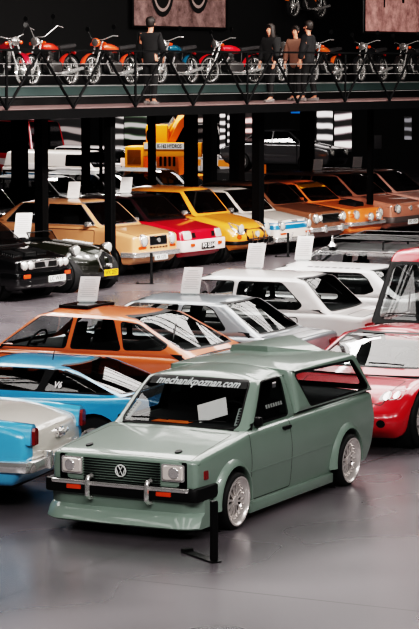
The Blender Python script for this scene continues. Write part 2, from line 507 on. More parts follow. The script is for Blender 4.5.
        o = link_mesh(name, bm, m or CHROME, s.root, 35)
        s.bx = {**getattr(s, 'bx', {}), side: xm}
        return o
    def wheels(s, xs, track, r, w=.17, style='steel', rr=None, camber=0., m=None):
        rr = rr or r * .66
        for x in xs:
            for k in (1, -1):
                bm = bmesh.new()
                prof = [(rr * .97, -w / 2 + .01), (rr * 1.03, -w / 2), (r * .93, -w / 2 + .004), (r * .985, -w / 2 + .02), (r, -w / 2 + .04), (r, w / 2 - .04), (r * .985, w / 2 - .02), (r * .93, w / 2 - .004), (rr * 1.03, w / 2), (rr * .97, w / 2 - .01)]
                lathe(bm, prof, 36, 'y', open0=2)
                mw = Matrix.Translation((x, k * (track - w / 2), r)) @ Matrix.Rotation(camber * k, 4, 'X') @ Matrix.Rotation(0 if k > 0 else PI, 4, 'Z')
                o = link_mesh('wheel', bm, RUBBER, s.root, 40, mw)
                s.rim(o, rr, w, style, m)
    def rim(s, o, rr, w, style, m=None):
        y = w / 2; bm = bmesh.new()
        if style == 'deep':        # wide polished lip, dark sunken mesh centre with bolts
            lathe(bm, [(rr * 1.0, y - .01), (rr * 1.03, y + .008), (rr * .96, y + .008), (rr * .92, y - .006), (rr * .76, y - .030), (rr * .66, y - .034), (rr * .62, y - .05)], 40, 'y', 0, open0=2)
            lathe(bm, [(rr * .64, y - .055), (0, y - .055)], 32, 'y', 1)
            for k in range(12):
                mx = Matrix.Rotation(k * PI / 6, 4, 'Y')
                box(bm, (rr * .18, y - .052, -.006), (rr * .68, y - .030, .006), 0, mx @ Matrix.Rotation(.3, 4, 'Y'))
                box(bm, (rr * .18, y - .052, -.006), (rr * .68, y - .032, .006), 0, mx @ Matrix.Rotation(-.1, 4, 'Y'))
            for k in range(20):
                a = k * PI / 10
                lathe(bm, [(.006, y - .04), (.006, y - .020), (0, y - .018)], 6, 'y', 0, (rr * .72 * math.cos(a), 0, rr * .72 * math.sin(a)))
            lathe(bm, [(rr * .22, y - .055), (rr * .20, y - .025), (rr * .1, y - .018), (0, y - .018)], 20, 'y', 0)
            link_mesh('rim', bm, [ALLOY, DARKIN], o, 35)
        elif style == 'alloy':
            lathe(bm, [(rr, y - .01), (rr * 1.01, y + .004), (rr * .9, y - .02), (rr * .88, y - .05)], 32, 'y', 0, open0=2)
            lathe(bm, [(rr * .9, y - .06), (0, y - .06)], 24, 'y', 1)
            for k in range(5):
                mx = Matrix.Rotation(k * 2 * PI / 5, 4, 'Y')
                box(bm, (rr * .1, y - .06, -.045), (rr * .92, y - .015, .045), 0, mx)
            lathe(bm, [(rr * .2, y - .05), (rr * .18, y - .005), (0, y)], 16, 'y', 0)
            link_mesh('rim', bm, [m or ALLOY, DARKIN], o, 35)
        else:                       # pressed steel, chrome hub cap
            lathe(bm, [(rr, y - .01), (rr * 1.01, y + .003), (rr * .92, y - .012), (rr * .86, y - .045), (rr * .74, y - .05), (rr * .62, y - .02), (rr * .5, y - .022), (0, y - .03)], 32, 'y', 0, open0=1)
            for k in range(8):
                a = k * PI / 4
                lathe(bm, [(rr * .07, y - .038), (rr * .07, y - .033), (0, y - .033)], 8, 'y', 2, (rr * .74 * math.cos(a), 0, rr * .74 * math.sin(a)))
            lathe(bm, [(rr * .48, y - .03), (rr * .46, y - .004), (rr * .3, y + .014), (0, y + .02)], 24, 'y', 1)
            link_mesh('rim', bm, [m or STEEL, CHROME, DARKIN], o, 40)
    def mirror(s, x, z, y=None, side=1, m=None, a=.1):
        y = y or s.GW - .02
        y = y - .03
        bm = bevbox((x - .04, side * (y + .05) - .0, z), (x + .04, side * (y + .05) + side * .13, z + .09), .02) if side > 0 else bevbox((x - .04, -(y + .18), z), (x + .04, -(y + .05), z + .09), .02)
        tube(bm, [(x + .03, side * (y - .03), z + .01), (x, side * (y + .09), z + .03)], .015, 6)
        o = link_mesh('mirror', bm, m or BLACK, s.root)
        bm = bmesh.new(); ya, yb = sorted((side * (y + .062), side * (y + .168)))
        box(bm, (x - .044, ya, z + .012), (x - .04, yb, z + .078)); link_mesh('mirror_glass', bm, CHROME, o, None)
        return o
    def handle(s, x, z, side='l', parent=None, m=None, L=.13):
        return s.pad('door_handle', s.rect(x - L / 2, x + L / 2, z - .014, z + .014), side, .022, m or CHROME, r=.012, parent=parent)
    def plate(s, side, y, z, txt, m=None, w=.5, h=.11, x=None, tcol=None):
        xx = x if x is not None else (s.bx[side] if side in getattr(s, 'bx', {}) else s.hit(side, y, z).x)
        sg = 1 if side == 'f' else -1
        x0, x1 = sorted((xx + sg * .002, xx + sg * .012))
        bm = bmesh.new(); box(bm, (x0, y - w / 2, z - h / 2), (x1, y + w / 2, z + h / 2))
        o = link_mesh('license_plate', bm, m or WHITEP, s.root, None)
        t = text_mesh(txt, h * 1.0, 0, 0, .002)
        wd_ = max(v.co.x for v in t.verts) - min(v.co.x for v in t.verts)
        k = min(1, w * .92 / wd_)
        for v in t.verts: v.co = Vector((xx + sg * .0135, y + sg * v.co.x * k, z + v.co.y))
        link_mesh('plate_lettering', t, tcol or INK, o, None)
        return o
    def wipers(s, segs, side='f'):
        for a, b in segs:
            pa, pb = s.hit(side, *a, g=True), s.hit(side, *b, g=True)
            pa = pa or s.hit('t', *a)
            if not pa or not pb: continue
            sg = 1 if side == 'f' else -1
            n = Vector((sg * .02, 0, .02))
            bm = bmesh.new(); tube(bm, [pa + n, (pa + pb) / 2 + n * 1.4, pb + n], .008, 5); link_mesh('wiper', bm, BLACK, s.root)

def side_windows(x0b, x0t, x1b, x1t, zb, zt, cuts, post=.05, lean=0.):
    """trapezoid (rear x0, front x1; bottom and top) split at pillars"""
    full = [(x0b, zb), (x1b, zb), (x1t, zt), (x0t, zt)]
    xs = [x0b - 1] + list(cuts) + [x1b + 1]; out = []
    for i in range(len(xs) - 1):
        p = full
        if i > 0: p = clip(p, -1, -lean, -(xs[i] + post / 2) - lean * zb)
        if i < len(xs) - 2: p = clip(p, 1, lean, xs[i + 1] - post / 2 + lean * zb)
        if len(p) > 2 and abs(area(p)) > .01: out.append(p)
    return out

# ------------------------------------------------------------------ hall: floor, walls, ceiling, lamps
def concrete():
    m, n, l, b = new_mat('polished_concrete')
    tc = n.new('ShaderNodeTexCoord')
    def noise(sc, det=6, rough=.6):
        t = n.new('ShaderNodeTexNoise'); t.inputs['Scale'].default_value = sc; t.inputs['Detail'].default_value = det; t.inputs['Roughness'].default_value = rough
        l.new(tc.outputs['Object'], t.inputs['Vector']); return t
    a = noise(.4, 2, .4); d = noise(1.1, 1, .4)
    r = n.new('ShaderNodeValToRGB'); r.color_ramp.elements[0].position = .32; r.color_ramp.elements[1].position = .72
    r.color_ramp.elements[0].color = srgb((80, 77, 80)); r.color_ramp.elements[1].color = srgb((112, 107, 111))
    mx = n.new('ShaderNodeMix'); mx.data_type = 'FLOAT'; mx.inputs[0].default_value = .16
    l.new(a.outputs['Fac'], mx.inputs[2]); l.new(d.outputs['Fac'], mx.inputs[3]); l.new(mx.outputs[0], r.inputs[0])
    br = n.new('ShaderNodeTexBrick'); br.offset = 0; br.inputs['Scale'].default_value = 1; br.inputs['Brick Width'].default_value = 4.5; br.inputs['Row Height'].default_value = 4.5
    br.inputs['Mortar Size'].default_value = .012; br.inputs['Mortar Smooth'].default_value = .3
    mp = n.new('ShaderNodeMapping'); mp.inputs['Rotation'].default_value = (0, 0, R(27)); mp.inputs['Location'].default_value = (1.2, .6, 0)
    l.new(tc.outputs['Object'], mp.inputs[0]); l.new(mp.outputs[0], br.inputs['Vector'])
    br.inputs['Color1'].default_value = br.inputs['Color2'].default_value = (0, 0, 0, 1); br.inputs['Mortar'].default_value = (1, 1, 1, 1)
    m2 = n.new('ShaderNodeMix'); m2.data_type = 'RGBA'; m2.inputs[7].default_value = (.05, .046, .046, 1)
    l.new(br.outputs['Color'], m2.inputs[0]); l.new(r.outputs[0], m2.inputs[6]); l.new(m2.outputs[2], b.inputs['Base Color'])
    mr = n.new('ShaderNodeMapRange'); mr.inputs[1].default_value = .1; mr.inputs[2].default_value = .9; mr.inputs[3].default_value = .20; mr.inputs[4].default_value = .36
    l.new(mx.outputs[0], mr.inputs[0]); l.new(mr.outputs[0], b.inputs['Roughness'])
    b.inputs['Specular IOR Level'].default_value = .5
    return m
def slab(name, lo, hi, m):
    bm = bmesh.new(); box(bm, lo, hi); return struct(link_mesh(name, bm, m, None, None))
WALLM = mat('dark_wall', (5, 5, 6), .8, bump=.2)
slab('floor', (-30, -8, -.3), (30, 100, 0), concrete())
slab('wall_back', (-30, 100, 0), (30, 100.3, 14), WALLM)
slab('wall_left', (-30.3, -8, 0), (-30, 100, 14), WALLM)
slab('wall_right', (30, -8, 0), (30.3, 100, 14), WALLM)
slab('wall_front', (-30, -8.3, 0), (30, -8, 14), WALLM)
slab('ceiling', (-30, -8, 14), (30, 100, 14.3), WALLM)

def area_light(name, loc, size, power, col=(1, .96, .93), rot=(0, 0, 0)):
    d = bpy.data.lights.new(name, 'AREA'); d.shape = 'RECTANGLE'; d.size, d.size_y = size; d.energy = power; d.color = col
    o = bpy.data.objects.new(name, d); C.objects.link(o); o.location = loc; o.rotation_euler = rot
    return o
BEAMM = mat('beam_black', (12, 12, 13), .6)
for k, x in enumerate((-12.25, -8.75, -5.25, -1.75, 1.75, 5.25, 8.75, 12.25)):
    area_light('ceiling_strip_and_fill', (x, 36.5, 11.4), (3.0, 15), 600)
    area_light('ceiling_strip_and_fill', (x, 14, 11.4), (1.0, 13), 118)  # dimmer strips added as front fill for bonnets and glass
for k in range(10):                                  # roof trusses under the lamps
    y = 10 + 4.6 * k; bm = bmesh.new()
    box(bm, (-20, y - .05, 10.2), (20, y + .05, 10.29)); box(bm, (-20, y - .05, 11.0), (20, y + .05, 11.08))
    for j in range(20):
        x = -20 + 2 * j; tube(bm, [(x, y, 10.28), (x + 1, y, 11.06)], .028, 4); tube(bm, [(x + 1, y, 11.06), (x + 2, y, 10.28)], .028, 4)
    struct(link_mesh('ceiling_beam', bm, BEAMM, None, None))
area_light('ceiling_strip_and_fill', (-7.4, 26, 11.4), (3.0, 5), 130)  # strip added so the red van's windscreen has something bright to reflect
for x in (3.6, 7.1, 10.6): area_light('ceiling_strip_and_fill', (x, 51, 11.4), (3.0, 9), 230)  # strips added for the pale reflections in the rear windows
def spot_area(loc, aim, size, power, col=(1, .95, .9)):
    d = (Vector(aim) - Vector(loc)).normalized(); q = d.to_track_quat('-Z', 'Y').to_euler()
    return area_light('track_and_fill_lamp', loc, size, power, col, q)
for x in (-7, -2.3, 2.4, 7.1):                       # fill lamps added high up to brighten the sheets and car fronts
    spot_area((x, 7, 10.6), (x * .35, 29, .8), (2.4, 1.0), 520, (1, .96, .95))
spot_area((12, 15, 9.5), (.8, 23.5, .7), (2.4, 1.0), 460, (1, .97, .95))  # fill lamp added on the right to brighten the pickup's side
for x in (-5.5, -.5, 4.5): spot_area((x, 37, 10.8), (x * .8 + .6, 45.5, 0), (2.4, 1.0), 420, (1, .94, .92))   # fill lamps added to lift the aisle floor and the sheets
for f in (-.05, .2, .45, .7, .95):                   # track lamps on the fronts of the back row
    cx, cy = -3.5 + 9.5 * f, 44.5 + 15 * f
    spot_area((cx + 3.4, cy - 6.0, 6.6), (cx, cy, .7), (1.2, .6), 430)
for f in (0, .25, .5, .75, 1):                       # lamps over the walkway display
    cx, cy = -6.5 + 12.5 * f, 46 + 18 * f
    spot_area((cx + 1.2, cy - 2.2, 7.4), (cx - 1.2, cy + 1.0, 4.2), (.5, .5), 27, (1, .80, .76))
for x, y, p_ in ((-6, 76, 420), (-2.0, 71.5, 700), (1, 77, 260), (-9, 82, 520), (-3, 82, 480), (4, 80, 30), (9, 80, 30)):
    area_light('far_bay_lamp', (x, y, 7.5), (2.4, 1.2), p_, (1, .95, .92))
w = bpy.data.worlds.new('world'); bpy.context.scene.world = w; w.use_nodes = True
w.node_tree.nodes['Background'].inputs[0].default_value = (.02, .02, .022, 1); w.node_tree.nodes['Background'].inputs[1].default_value = .3
vs = bpy.context.scene.view_settings; vs.view_transform = 'Filmic'; vs.look = 'Very High Contrast'; vs.exposure = 0.12

# ------------------------------------------------------------------ green pickup, nearest the camera
def green_pickup():
    pm = paint('paint_sage', (115, 130, 121), .34, 0, .8)
    c = Car('pickup_truck', 'lowered sage green pickup with a matching canopy, nearest the camera', R(-116.9), (0, 0, 0), (200, 490), 'car')
    f0 = Vector((-.483, 22.448)); yw = -2.0404
    c.root.location = (f0.x - math.cos(yw) * 1.3125, f0.y - math.sin(yw) * 1.3125, 0); c.root.rotation_euler = (0, 0, yw)
    W = .80
    lower = [(-2.12, .30, .08), (-1.98, .15, .05), (1.80, .13, .04), (1.97, .18, .02), (2.0, .38, .02), (2.03, .46, .01), (2.035, .73, .035), (1.93, .762, .12), (.97, .872, .06), (.2, .885, .1), (-2.15, .895, .04), (-2.19, .6, .12)]
    gh = [(-.22, .84), (1.0, .84), (.36, 1.33, .10), (-.22, 1.355, .02)]
    c.shell(lower, W, .05, gh, .735, .575, .075, pm, zmax=.6, low=.95, beltk=.955, bowf=.035, bowr=.05, taperf=.955, taperr=.96, crown=.02, gbowf=.07, gbowr=0)
    c.bvh()
    c.arches([1.3125, -1.3125], .27, .33)
    # openings
    c.window('windshield', [(-.62, .885), (.62, .885), (.53, 1.262), (-.53, 1.262)], 'f', GL, .02)
    for sd in 'lr':
        c.window('side_window', [(.73, .895), (-.03, .905), (-.075, 1.255), (.335, 1.255)], sd, GLD, .016, r=.035)
        c.region([(.99, .895), (.78, .895), (.37, 1.27), (.39, 1.29)], sd, 0, True)
        d = c.panel('door', [(.93, .90), (.93, .20), (.02, .20), (.02, .90)], sd, .009, .05)
        c.handle(.12, .80, sd, d, BLACK, .17)
        c.pad('rub_strip', c.rect(-1.0, 1.0, .478, .486), sd, .004, MATS['paint_sage'], r=.004)
        c.pad('side_marker', c.rect(1.80, 1.87, .545, .625), sd, .008, REDL, r=.01)
        for x in (1.3125, -1.3125):     # widened arch lips
            k = 1 if sd == 'l' else -1
            bm = bmesh.new(); rings = []
            for j in range(17):
                a = R(-8 + 196 * j / 16); ca, sa = math.cos(a), math.sin(a)
                prof = [(.318, .74), (.318, .825), (.326, .838), (.352, .832), (.40, .775)]
                rings.append([bm.verts.new((x + r * ca, k * y, .27 + r * sa)) for r, y in prof])
            for A, B in zip(rings, rings[1:]):
                for q in range(4): bm.faces.new((A[q], A[q + 1], B[q + 1], B[q]))
            bmesh.ops.recalc_face_normals(bm, faces=list(bm.faces))
            link_mesh('arch_flare', bm, pm, c.root, 50)
    hood = c.panel('hood', [(1.985, -.70), (1.985, .70), (1.06, .66), (1.06, -.66)], 't', .009, .04)
    c.panel('tailgate', [(-.66, .45), (.66, .45), (.66, .86), (-.66, .86)], 'b', .01)
    cab = c.gm
    # canopy over the bed
    c.greenhouse([(-2.155, .885), (-.20, .885), (-.20, 1.345, .02), (-.6, 1.385, .3), (-1.80, 1.35, .09)], .765, .665, .06, 0, .05, .055)
    tr_ = c.tree; c.bvh(); c.tree = tr_
    for sd in 'lr':
        c.window('canopy_window', [(-.50, .945), (-1.93, .95), (-1.66, 1.245), (-.26, 1.27)], sd, GL, .022, r=.04)
        c.region([(-.19, .8), (-.205, .8), (-.205, 1.25), (-.19, 1.25)], sd, 1, True)
    c.window('canopy_rear_window', [(-.62, .95), (.62, .95), (.56, 1.27), (-.56, 1.27)], 'b', GL, .02)
    canopy = link_mesh('canopy', c.gm, c.mats, c.root, 38)
    bm = bmesh.new()                     # raised deflector on the canopy roof
    for q in ((-1.05, .02, 1.33), (-1.07, .0, 1.425), (-1.64, .42, 1.33), (-1.78, -.05, 1.475), (-1.25, -.52, 1.33), (-1.25, -.50, 1.40), (-2.02, -.40, 1.33), (-1.95, -.36, 1.40)): bm.verts.new(q)
    bmesh.ops.convex_hull(bm, input=list(bm.verts)); bmesh.ops.recalc_face_normals(bm, faces=list(bm.faces))
    link_mesh('roof_deflector', bm, pm, canopy, 30)
    c.gm = cab; c.GW, c.WR, c.g0, c.g1, c.gx0, c.gx1 = .735, .575, .84, 1.355, -.22, 1.0
    c.bvh2 = None
    b = bmesh.new(); me = bpy.data.meshes.new('x'); cab.to_mesh(me); b.from_mesh(me)
    me2 = [o for o in c.root.children if o.name.startswith('windshield')][0].data
    b.from_mesh(me2); c.gtree = BVHTree.FromBMesh(b); b.free()
    # front end
    GR = mat('grille_black', (4, 4, 5), .8, spec=.06)
    g = c.pad('grille', [(-.665, .475), (.665, .475), (.665, .715), (-.665, .715)], 'f', .006, GR, r=.02)
    bm = bmesh.new(); xg = c.hit('f', 0, .6).x
    for k in range(9):
        z = .50 + k * .024
        box(bm, (xg - .02, -.40, z - .004), (xg + .008, .40, z + .003))
    link_mesh('grille_slats', bm, GR, g, None)
    for k in (-1, 1):
        h = c.pad('headlight', c.rect(k * .53 - .115, k * .53 + .115, .535, .695), 'f', .014, CHROME, r=.02)
        c.pad('lens', c.rect(k * .53 - .10, k * .53 + .10, .548, .682), 'f', .022, mat('lamp_glass', (226, 218, 212), .10, .35, 1.), r=.025, parent=h, bevel=.008)
        c.pad('reflector', c.circ(k * .545, .615, .055, 16), 'f', .031, CHROME, parent=h, bevel=.006)
        c.pad('hood_pin', [(1.80 + .05 * math.cos(a), k * .47 + .03 * math.sin(a)) for a in [j * PI / 6 for j in range(12)]], 't', .012, BLACK, r=0)
    bd = c.pad('emblem', c.circ(0, .60, .058, 24), 'f', .016, BLACK)
    bm = bmesh.new()                     # the round badge with its two stacked letters
    tube(bm, [(xg + .02, .053 * math.cos(a), .60 + .053 * math.sin(a)) for a in [j * PI / 12 for j in range(24)]], .0065, 6, closed=True)
    for P in ([(-.022, .046), (0, .008), (.022, .046)], [(-.047, .02), (-.022, -.042), (0, .0), (.022, -.042), (.047, .02)]):
        tube(bm, [(xg + .021, y, .60 + z) for y, z in P], .0062, 5)
    link_mesh('emblem_letters', bm, mat('badge_white', (205, 208, 205), .35), bd, 30)
    bb = c.bumper('f', .425, .125, .085, .07, .42, BLACK, rc=.07)
    ch = c.bumper('f', .468, .042, .092, .03, .05, CHROME, 'bumper_trim', .72, rc=.03); ch.parent = bb
    c2 = c.bumper('f', .392, .022, .092, .03, .05, CHROME, 'bumper_trim', .70, rc=.03); c2.parent = bb
    xb = c.bx['f']
    for k in (-1, 1):
        bm = bmesh.new(); tube(bm, [(xb - .05, k * .31, .53), (xb + .012, k * .31, .525), (xb + .03, k * .31, .49), (xb + .03, k * .31, .36), (xb + .0, k * .31, .335), (xb - .06, k * .31, .33)], .024, 8)
        link_mesh('bumper_guard', bm, CHROME, bb, 40)
        bm = bevbox((xb - .06, k * .47 - .075, .405), (xb + .012, k * .47 + .075, .445), .006); link_mesh('indicator', bm, AMBER, bb)
    # chin spoiler
    bm = bmesh.new(); rings = []
    for j in range(-10, 11):
        y = j / 10 * .80; q = (y / .8) ** 2; xo = -.03 * q - (.10 * max(0, abs(j / 10) - .85) / .15 if abs(j) > 8 else 0)
        rings.append([bm.verts.new((x + xo, y, z)) for x, z in ((1.96, .40), (2.02, .385), (2.055, .36), (2.04, .25), (2.10, .215), (2.155, .125), (2.14, .11), (1.90, .11))])
    for A, B in zip(rings, rings[1:]):
        for q in range(8): bm.faces.new((A[q], A[(q + 1) % 8], B[(q + 1) % 8], B[q]))
    bm.faces.new(rings[0]); bm.faces.new(rings[-1]); bmesh.ops.recalc_face_normals(bm, faces=list(bm.faces))
    link_mesh('chin_spoiler', bm, pm, c.root, 30)
    for k in (-1, 1):                    # side skirts
        bm = bevbox((-.97, k * .775 - .025, .085), (.97, k * .775 + .025, .19), .018); link_mesh('side_skirt', bm, pm, c.root)
    # windscreen banner, lettering, dash clutter, stand-in reflection, wipers
    bn = c.pad('banner', [(-.535, 1.205), (.535, 1.205), (.515, 1.268), (-.515, 1.268)], 'f', .004, mat('banner_black', (6, 7, 8), .5), .0, .01, g=True, n=2)
    t = text_mesh('mechanikpoznan.com', .088, .25, 0, .0022)
    wd_ = max(v.co.x for v in t.verts) - min(v.co.x for v in t.verts)
    for v in t.verts:
        y, z = v.co.x * .90 / wd_, 1.234 + v.co.y
        h = c.hit('f', y, z, True); v.co = Vector((h.x + .012, y, z + .004)) if h else Vector((.4, y, z))
    link_mesh('banner_lettering', t, mat('lettering_white', (178, 184, 184), .5), bn, None)
    c.wipers([((-.52, .90), (-.10, .905)), ((.12, .90), (.50, .91))])
    bm = bmesh.new(); box(bm, (.55, -.6, .82), (.93, .6, .875)); link_mesh('dashboard', bm, DARKIN, c.root)
    for k in (-1, 1):                    # pale strips with holes inside the screen pillars
        bm = bmesh.new()
        box(bm, (-.02, -.028, 0), (0, .028, .24)); mx = Matrix.Translation((.86, k * .60, .90)) @ Matrix.Rotation(-.93, 4, 'Y') @ Matrix.Rotation(k * .17, 4, 'X')
        for j in range(6): lathe(bm, [(.012, .001), (.012, .004), (0, .004)], 8, 'x', 1, (0, 0, .03 + .036 * j))
        for v in bm.verts: v.co = mx @ v.co
        link_mesh('pillar_trim', bm, [mat('trim_grey', (150, 155, 152), .6), BLACK], c.root, None)
    bm = bmesh.new(); box(bm, (.0, 0, 0), (.005, .30, .20)); 
    for v in bm.verts: v.co = Matrix.Translation((.70, .12, .87)) @ Matrix.Rotation(-.6, 4, 'Y') @ Matrix.Rotation(.38, 4, 'X') @ v.co
    link_mesh('screen_reflection', bm, PAPER, c.root, None)  # tilted white sheet added to stand for a bright reflection in the windscreen
    bm = bmesh.new(); box(bm, (.70, -.33, .878), (.84, .06, .884)); link_mesh('dash_cloth', bm, mat('orange_cloth', (225, 120, 40), .8), c.root, None)
    c.finish(x_seat=.05)
    # window stickers
    bm = bmesh.new()
    for k in range(7):
        x = .40 - .055 * k; vs = []
        for dx, z in ((0, 1.005), (-.042, 1.008), (-.042, 1.045), (0, 1.042)):
            h = c.hit('l', x + dx, .95, True)
            vs.append(bm.verts.new((x + dx, .722 - (z - .90) * .30, z)))
        bm.faces.new(vs)
    bmesh.ops.recalc_face_normals(bm, faces=list(bm.faces)); o = link_mesh('window_lettering', bm, mat('sticker_grey', (120, 124, 122), .6), c.root, None); o['kind'] = 'stuff'
    bm = bmesh.new(); y = .612; box(bm, (.02, y, 1.17), (.10, y + .004, 1.225)); o = link_mesh('window_sticker', bm, [PAPER], c.root, None)
    mi_ = c.mirror(.66, .875, .62, 1)
    c.wheels([1.3125, -1.3125], .845, .27, .19, 'deep', .228, camber=-.04)
    return c
green_pickup()

# ------------------------------------------------------------------ the other cars
def std(c, lower, W, gh, GW, WR, pm, whl, cuts=(), er=.07, ger=.07, gl=None, fp=.11, rp=.13, zlo=.04, zhi=.085, ws=True, rw=True, doors=(), hood=None, lid=None,
        sides=None, trim=1, second=None, post=.07, lean=0., seats=True, xs=0., wsr=.05, gap=.018, pre=None, wtop=.06, **kw):
    c.shell(lower, W, er, gh, GW, WR, ger, pm, second=second, **kw)
    xf, xr, r, track, style, rr = whl
    c.bvh()
    c.arches([xf, xr], r, r + .045)
    (a, zb), (b, _), (d, zr), (e, zr2) = [p[:2] for p in gh[:4]]
    z0, z1 = zb + zlo, zr - zhi
    if pre: pre(c)
    fx = lambda z: b + (d - b) * (z - zb) / (zr - zb)
    rx = lambda z: a + (e - a) * (z - zb) / (zr2 - zb)
    if ws:
        c.window('windshield', [(-GW + .12, z0 + .02), (GW - .12, z0 + .02), (WR - .065, zr - wtop), (-WR + .065, zr - wtop)], 'f', gl, gap, trim, wsr)
    if rw:
        zt = min(zr, zr2) - .06
        c.window('rear_window', [(-GW + .13, z0 + .02), (GW - .13, z0 + .02), (WR - .075, zt), (-WR + .075, zt)], 'b', gl, gap, trim, wsr)
    P = sides if sides is not None else side_windows(rx(z0) + rp, rx(z1) + rp, fx(z0) - fp, fx(z1) - fp * .8, z0, z1, cuts, post, lean)
    for sd in 'lr':
        for w in P: c.window('side_window', w, sd, gl, gap * .8, trim, .035)
        c.doors = {**getattr(c, 'doors', {}), sd: []}
        for x0, x1 in doors:
            zt = c.hit('t', (x0 + x1) / 2, W * .985) ; zt = (zt.z if zt else zb) - .02
            dz = kw.get('doorz', .26)
            p = c.panel('door', [(x0, .25), (x1, .25), (x1, zb - .03), (x0, zb - .03)], sd, .014, .05)
            c.handle(x0 + .12, zb - .14, sd, p)
    if hood: c.panel('hood', hood, 't', .014, .05)
    if lid: c.panel('trunk_lid', lid, 't', .014, .05)
    c.wheels([xf, xr], track, r, .165, style, rr)
    c.seat_args = (seats, xs)
    return c
def hoodpoly(x0, x1, w0, w1): return [(x1, -w1), (x1, w1), (x0, w0), (x0, -w0)]

def card(pos, yaw, label, h=.34, w=.25, lean=.14, group='white information sheets standing on the cars'):
    """one printed sheet in a thin clear stand"""
    t = thing('information_sheet', label, 'sign', pos, yaw, group=group)
    bm = bmesh.new(); n = 6; rows = []
    for i in range(n + 1):
        z = h * i / n; y = lean * z - .02 * math.sin(PI * i / n)
        q = z * .13; rows.append([bm.verts.new((-w / 2 + q, y, z)), bm.verts.new((w / 2 + q, y, z)), bm.verts.new((w / 2 + q, y + .004, z)), bm.verts.new((-w / 2 + q, y + .004, z))])
    for A, B in zip(rows, rows[1:]):
        for k in range(4): bm.faces.new((A[k], A[(k + 1) % 4], B[(k + 1) % 4], B[k]))
    bm.faces.new(rows[0]); bm.faces.new(rows[-1]); bmesh.ops.recalc_face_normals(bm, faces=list(bm.faces))
    link_mesh('sheet', bm, PAPER, t, 50)
    bm = bmesh.new()
    for k in range(9):
        z = h * (.86 - .085 * k); y = lean * z - .02 * math.sin(PI * z / h) - .003; ww = w * (.40 if k else .26) * (1 - .25 * ((k * 7) % 3 == 1))
        q_ = z * .13; vs = [bm.verts.new(q) for q in ((-ww + q_, y, z), (ww + q_, y, z), (ww + q_, y - .0004, z + h * .022), (-ww + q_, y - .0004, z + h * .022))]; bm.faces.new(vs)
    o = link_mesh('printed_lines', bm, PGREY, t, None)
    o['kind'] = 'stuff'
    bm = bmesh.new(); box(bm, (-w * .4, -.03, -.012), (w * .4, .09, .006)); link_mesh('stand', bm, mat('clear_acrylic', (190, 195, 195), .1, 0, 1), t, None)
    return t
def on_roof(c, x, y):
    p = Vector((x, y, 0)); return p

def orange_hatch():
    pm = paint('paint_orange', (214, 110, 62), .35)
    c = Car('hatchback_car', 'orange fastback hatchback seen from behind, with a sheet on its roof', R(152), (-.80, .53, 1.33), (133, 317))
    lower = [(-1.98, .32, .06), (-1.85, .22, .05), (1.9, .2, .05), (2.02, .35, .08), (2.03, .72, .06), (1.0, .90, .12), (-1.1, .93, .2), (-1.75, .93, .06), (-2.03, .84, .05), (-2.05, .5, .08)]
    gh = [(-1.80, .87), (1.12, .87), (.42, 1.385, .12), (-.74, 1.37, .14)]
    S = [[(.92, .93), (.02, .945), (-.02, 1.30), (.40, 1.30)], [(-.06, .945), (-.74, .955), (-.58, 1.29), (-.10, 1.30)], [(-.80, .965), (-1.30, .985), (-1.36, 1.03), (-.92, 1.25), (-.70, 1.27)]]
    std(c, lower, .81, gh, .765, .59, pm, (1.235, -1.235, .29, .79, 'steel', .19), sides=S, rw=False, doors=[(-.78, -.03), (.0, .95)], crown=.03, lid=None, gbowr=.08)
    c.window('rear_window', [(-.60, .985), (.60, .985), (.50, 1.32), (-.50, 1.32)], 'b', GL, .02, 1, .05)
    c.bumper('b', .45, .12, .06, .06, .5); c.bumper('f', .45, .12, .06, .06, .5)
    for k in (-1, 1): c.pad('tail_light', c.rect(k * .56 - .14, k * .56 + .14, .62, .76), 'b', .02, REDL)
    bm = bmesh.new()                                      # open sunroof panel
    for z0, z1, m, e in ((1.36, 1.398, 0, 0), (1.398, 1.403, 1, .03)): box(bm, (-.05 + e, -.32 + e, z0 + .005), (.36 - e, .32 - e, z1 + .005), m)
    link_mesh('sunroof', bm, [BLACK, GLD], c.root, None)
    bm = bmesh.new(); tube(bm, [(-1.30, .45, 1.07), (-1.12, .05, 1.22)], .009, 5); link_mesh('wiper', bm, BLACK, c.root)
    c.finish(True, .2)
    return c
def silver_coupe():
    pm = paint('paint_silver', (150, 156, 160), .3, .35)
    c = Car('coupe', 'metallic silver coupe behind the orange fastback, pale reflections in its rear window', R(155), (-.78, .50, 1.26), (223, 304))
    lower = [(-1.88, .34, .06), (-1.8, .22, .05), (2.0, .2, .05), (2.15, .4, .08), (2.16, .70, .06), (1.0, .88, .12), (-1.3, .90, .2), (-1.9, .86, .05), (-1.94, .5, .08)]
    gh = [(-1.50, .86), (1.15, .86), (.42, 1.325, .12), (-.78, 1.32, .12)]
    S = [[(.95, .93), (-.16, .94), (-.20, 1.235), (.42, 1.235)], [(-.24, .94), (-.92, .955), (-.70, 1.19), (-.58, 1.235), (-.28, 1.235)]]
    std(c, lower, .83, gh, .77, .575, pm, (1.27, -1.27, .30, .80, 'alloy', .19), sides=S, doors=[(-.2, .98)], lid=hoodpoly(-1.85, -1.62, .7, .66), hood=hoodpoly(1.2, 2.1, .68, .7), gbowr=.10)
    c.bumper('b', .5, .12, .06, .06, .5); c.bumper('f', .5, .12, .06, .06, .5)
    for k in (-1, 1): c.pad('tail_light', c.rect(k * .54 - .18, k * .54 + .18, .64, .78), 'b', .02, REDL)
    c.mirror(.80, .92); c.finish(True, .15)
    return c
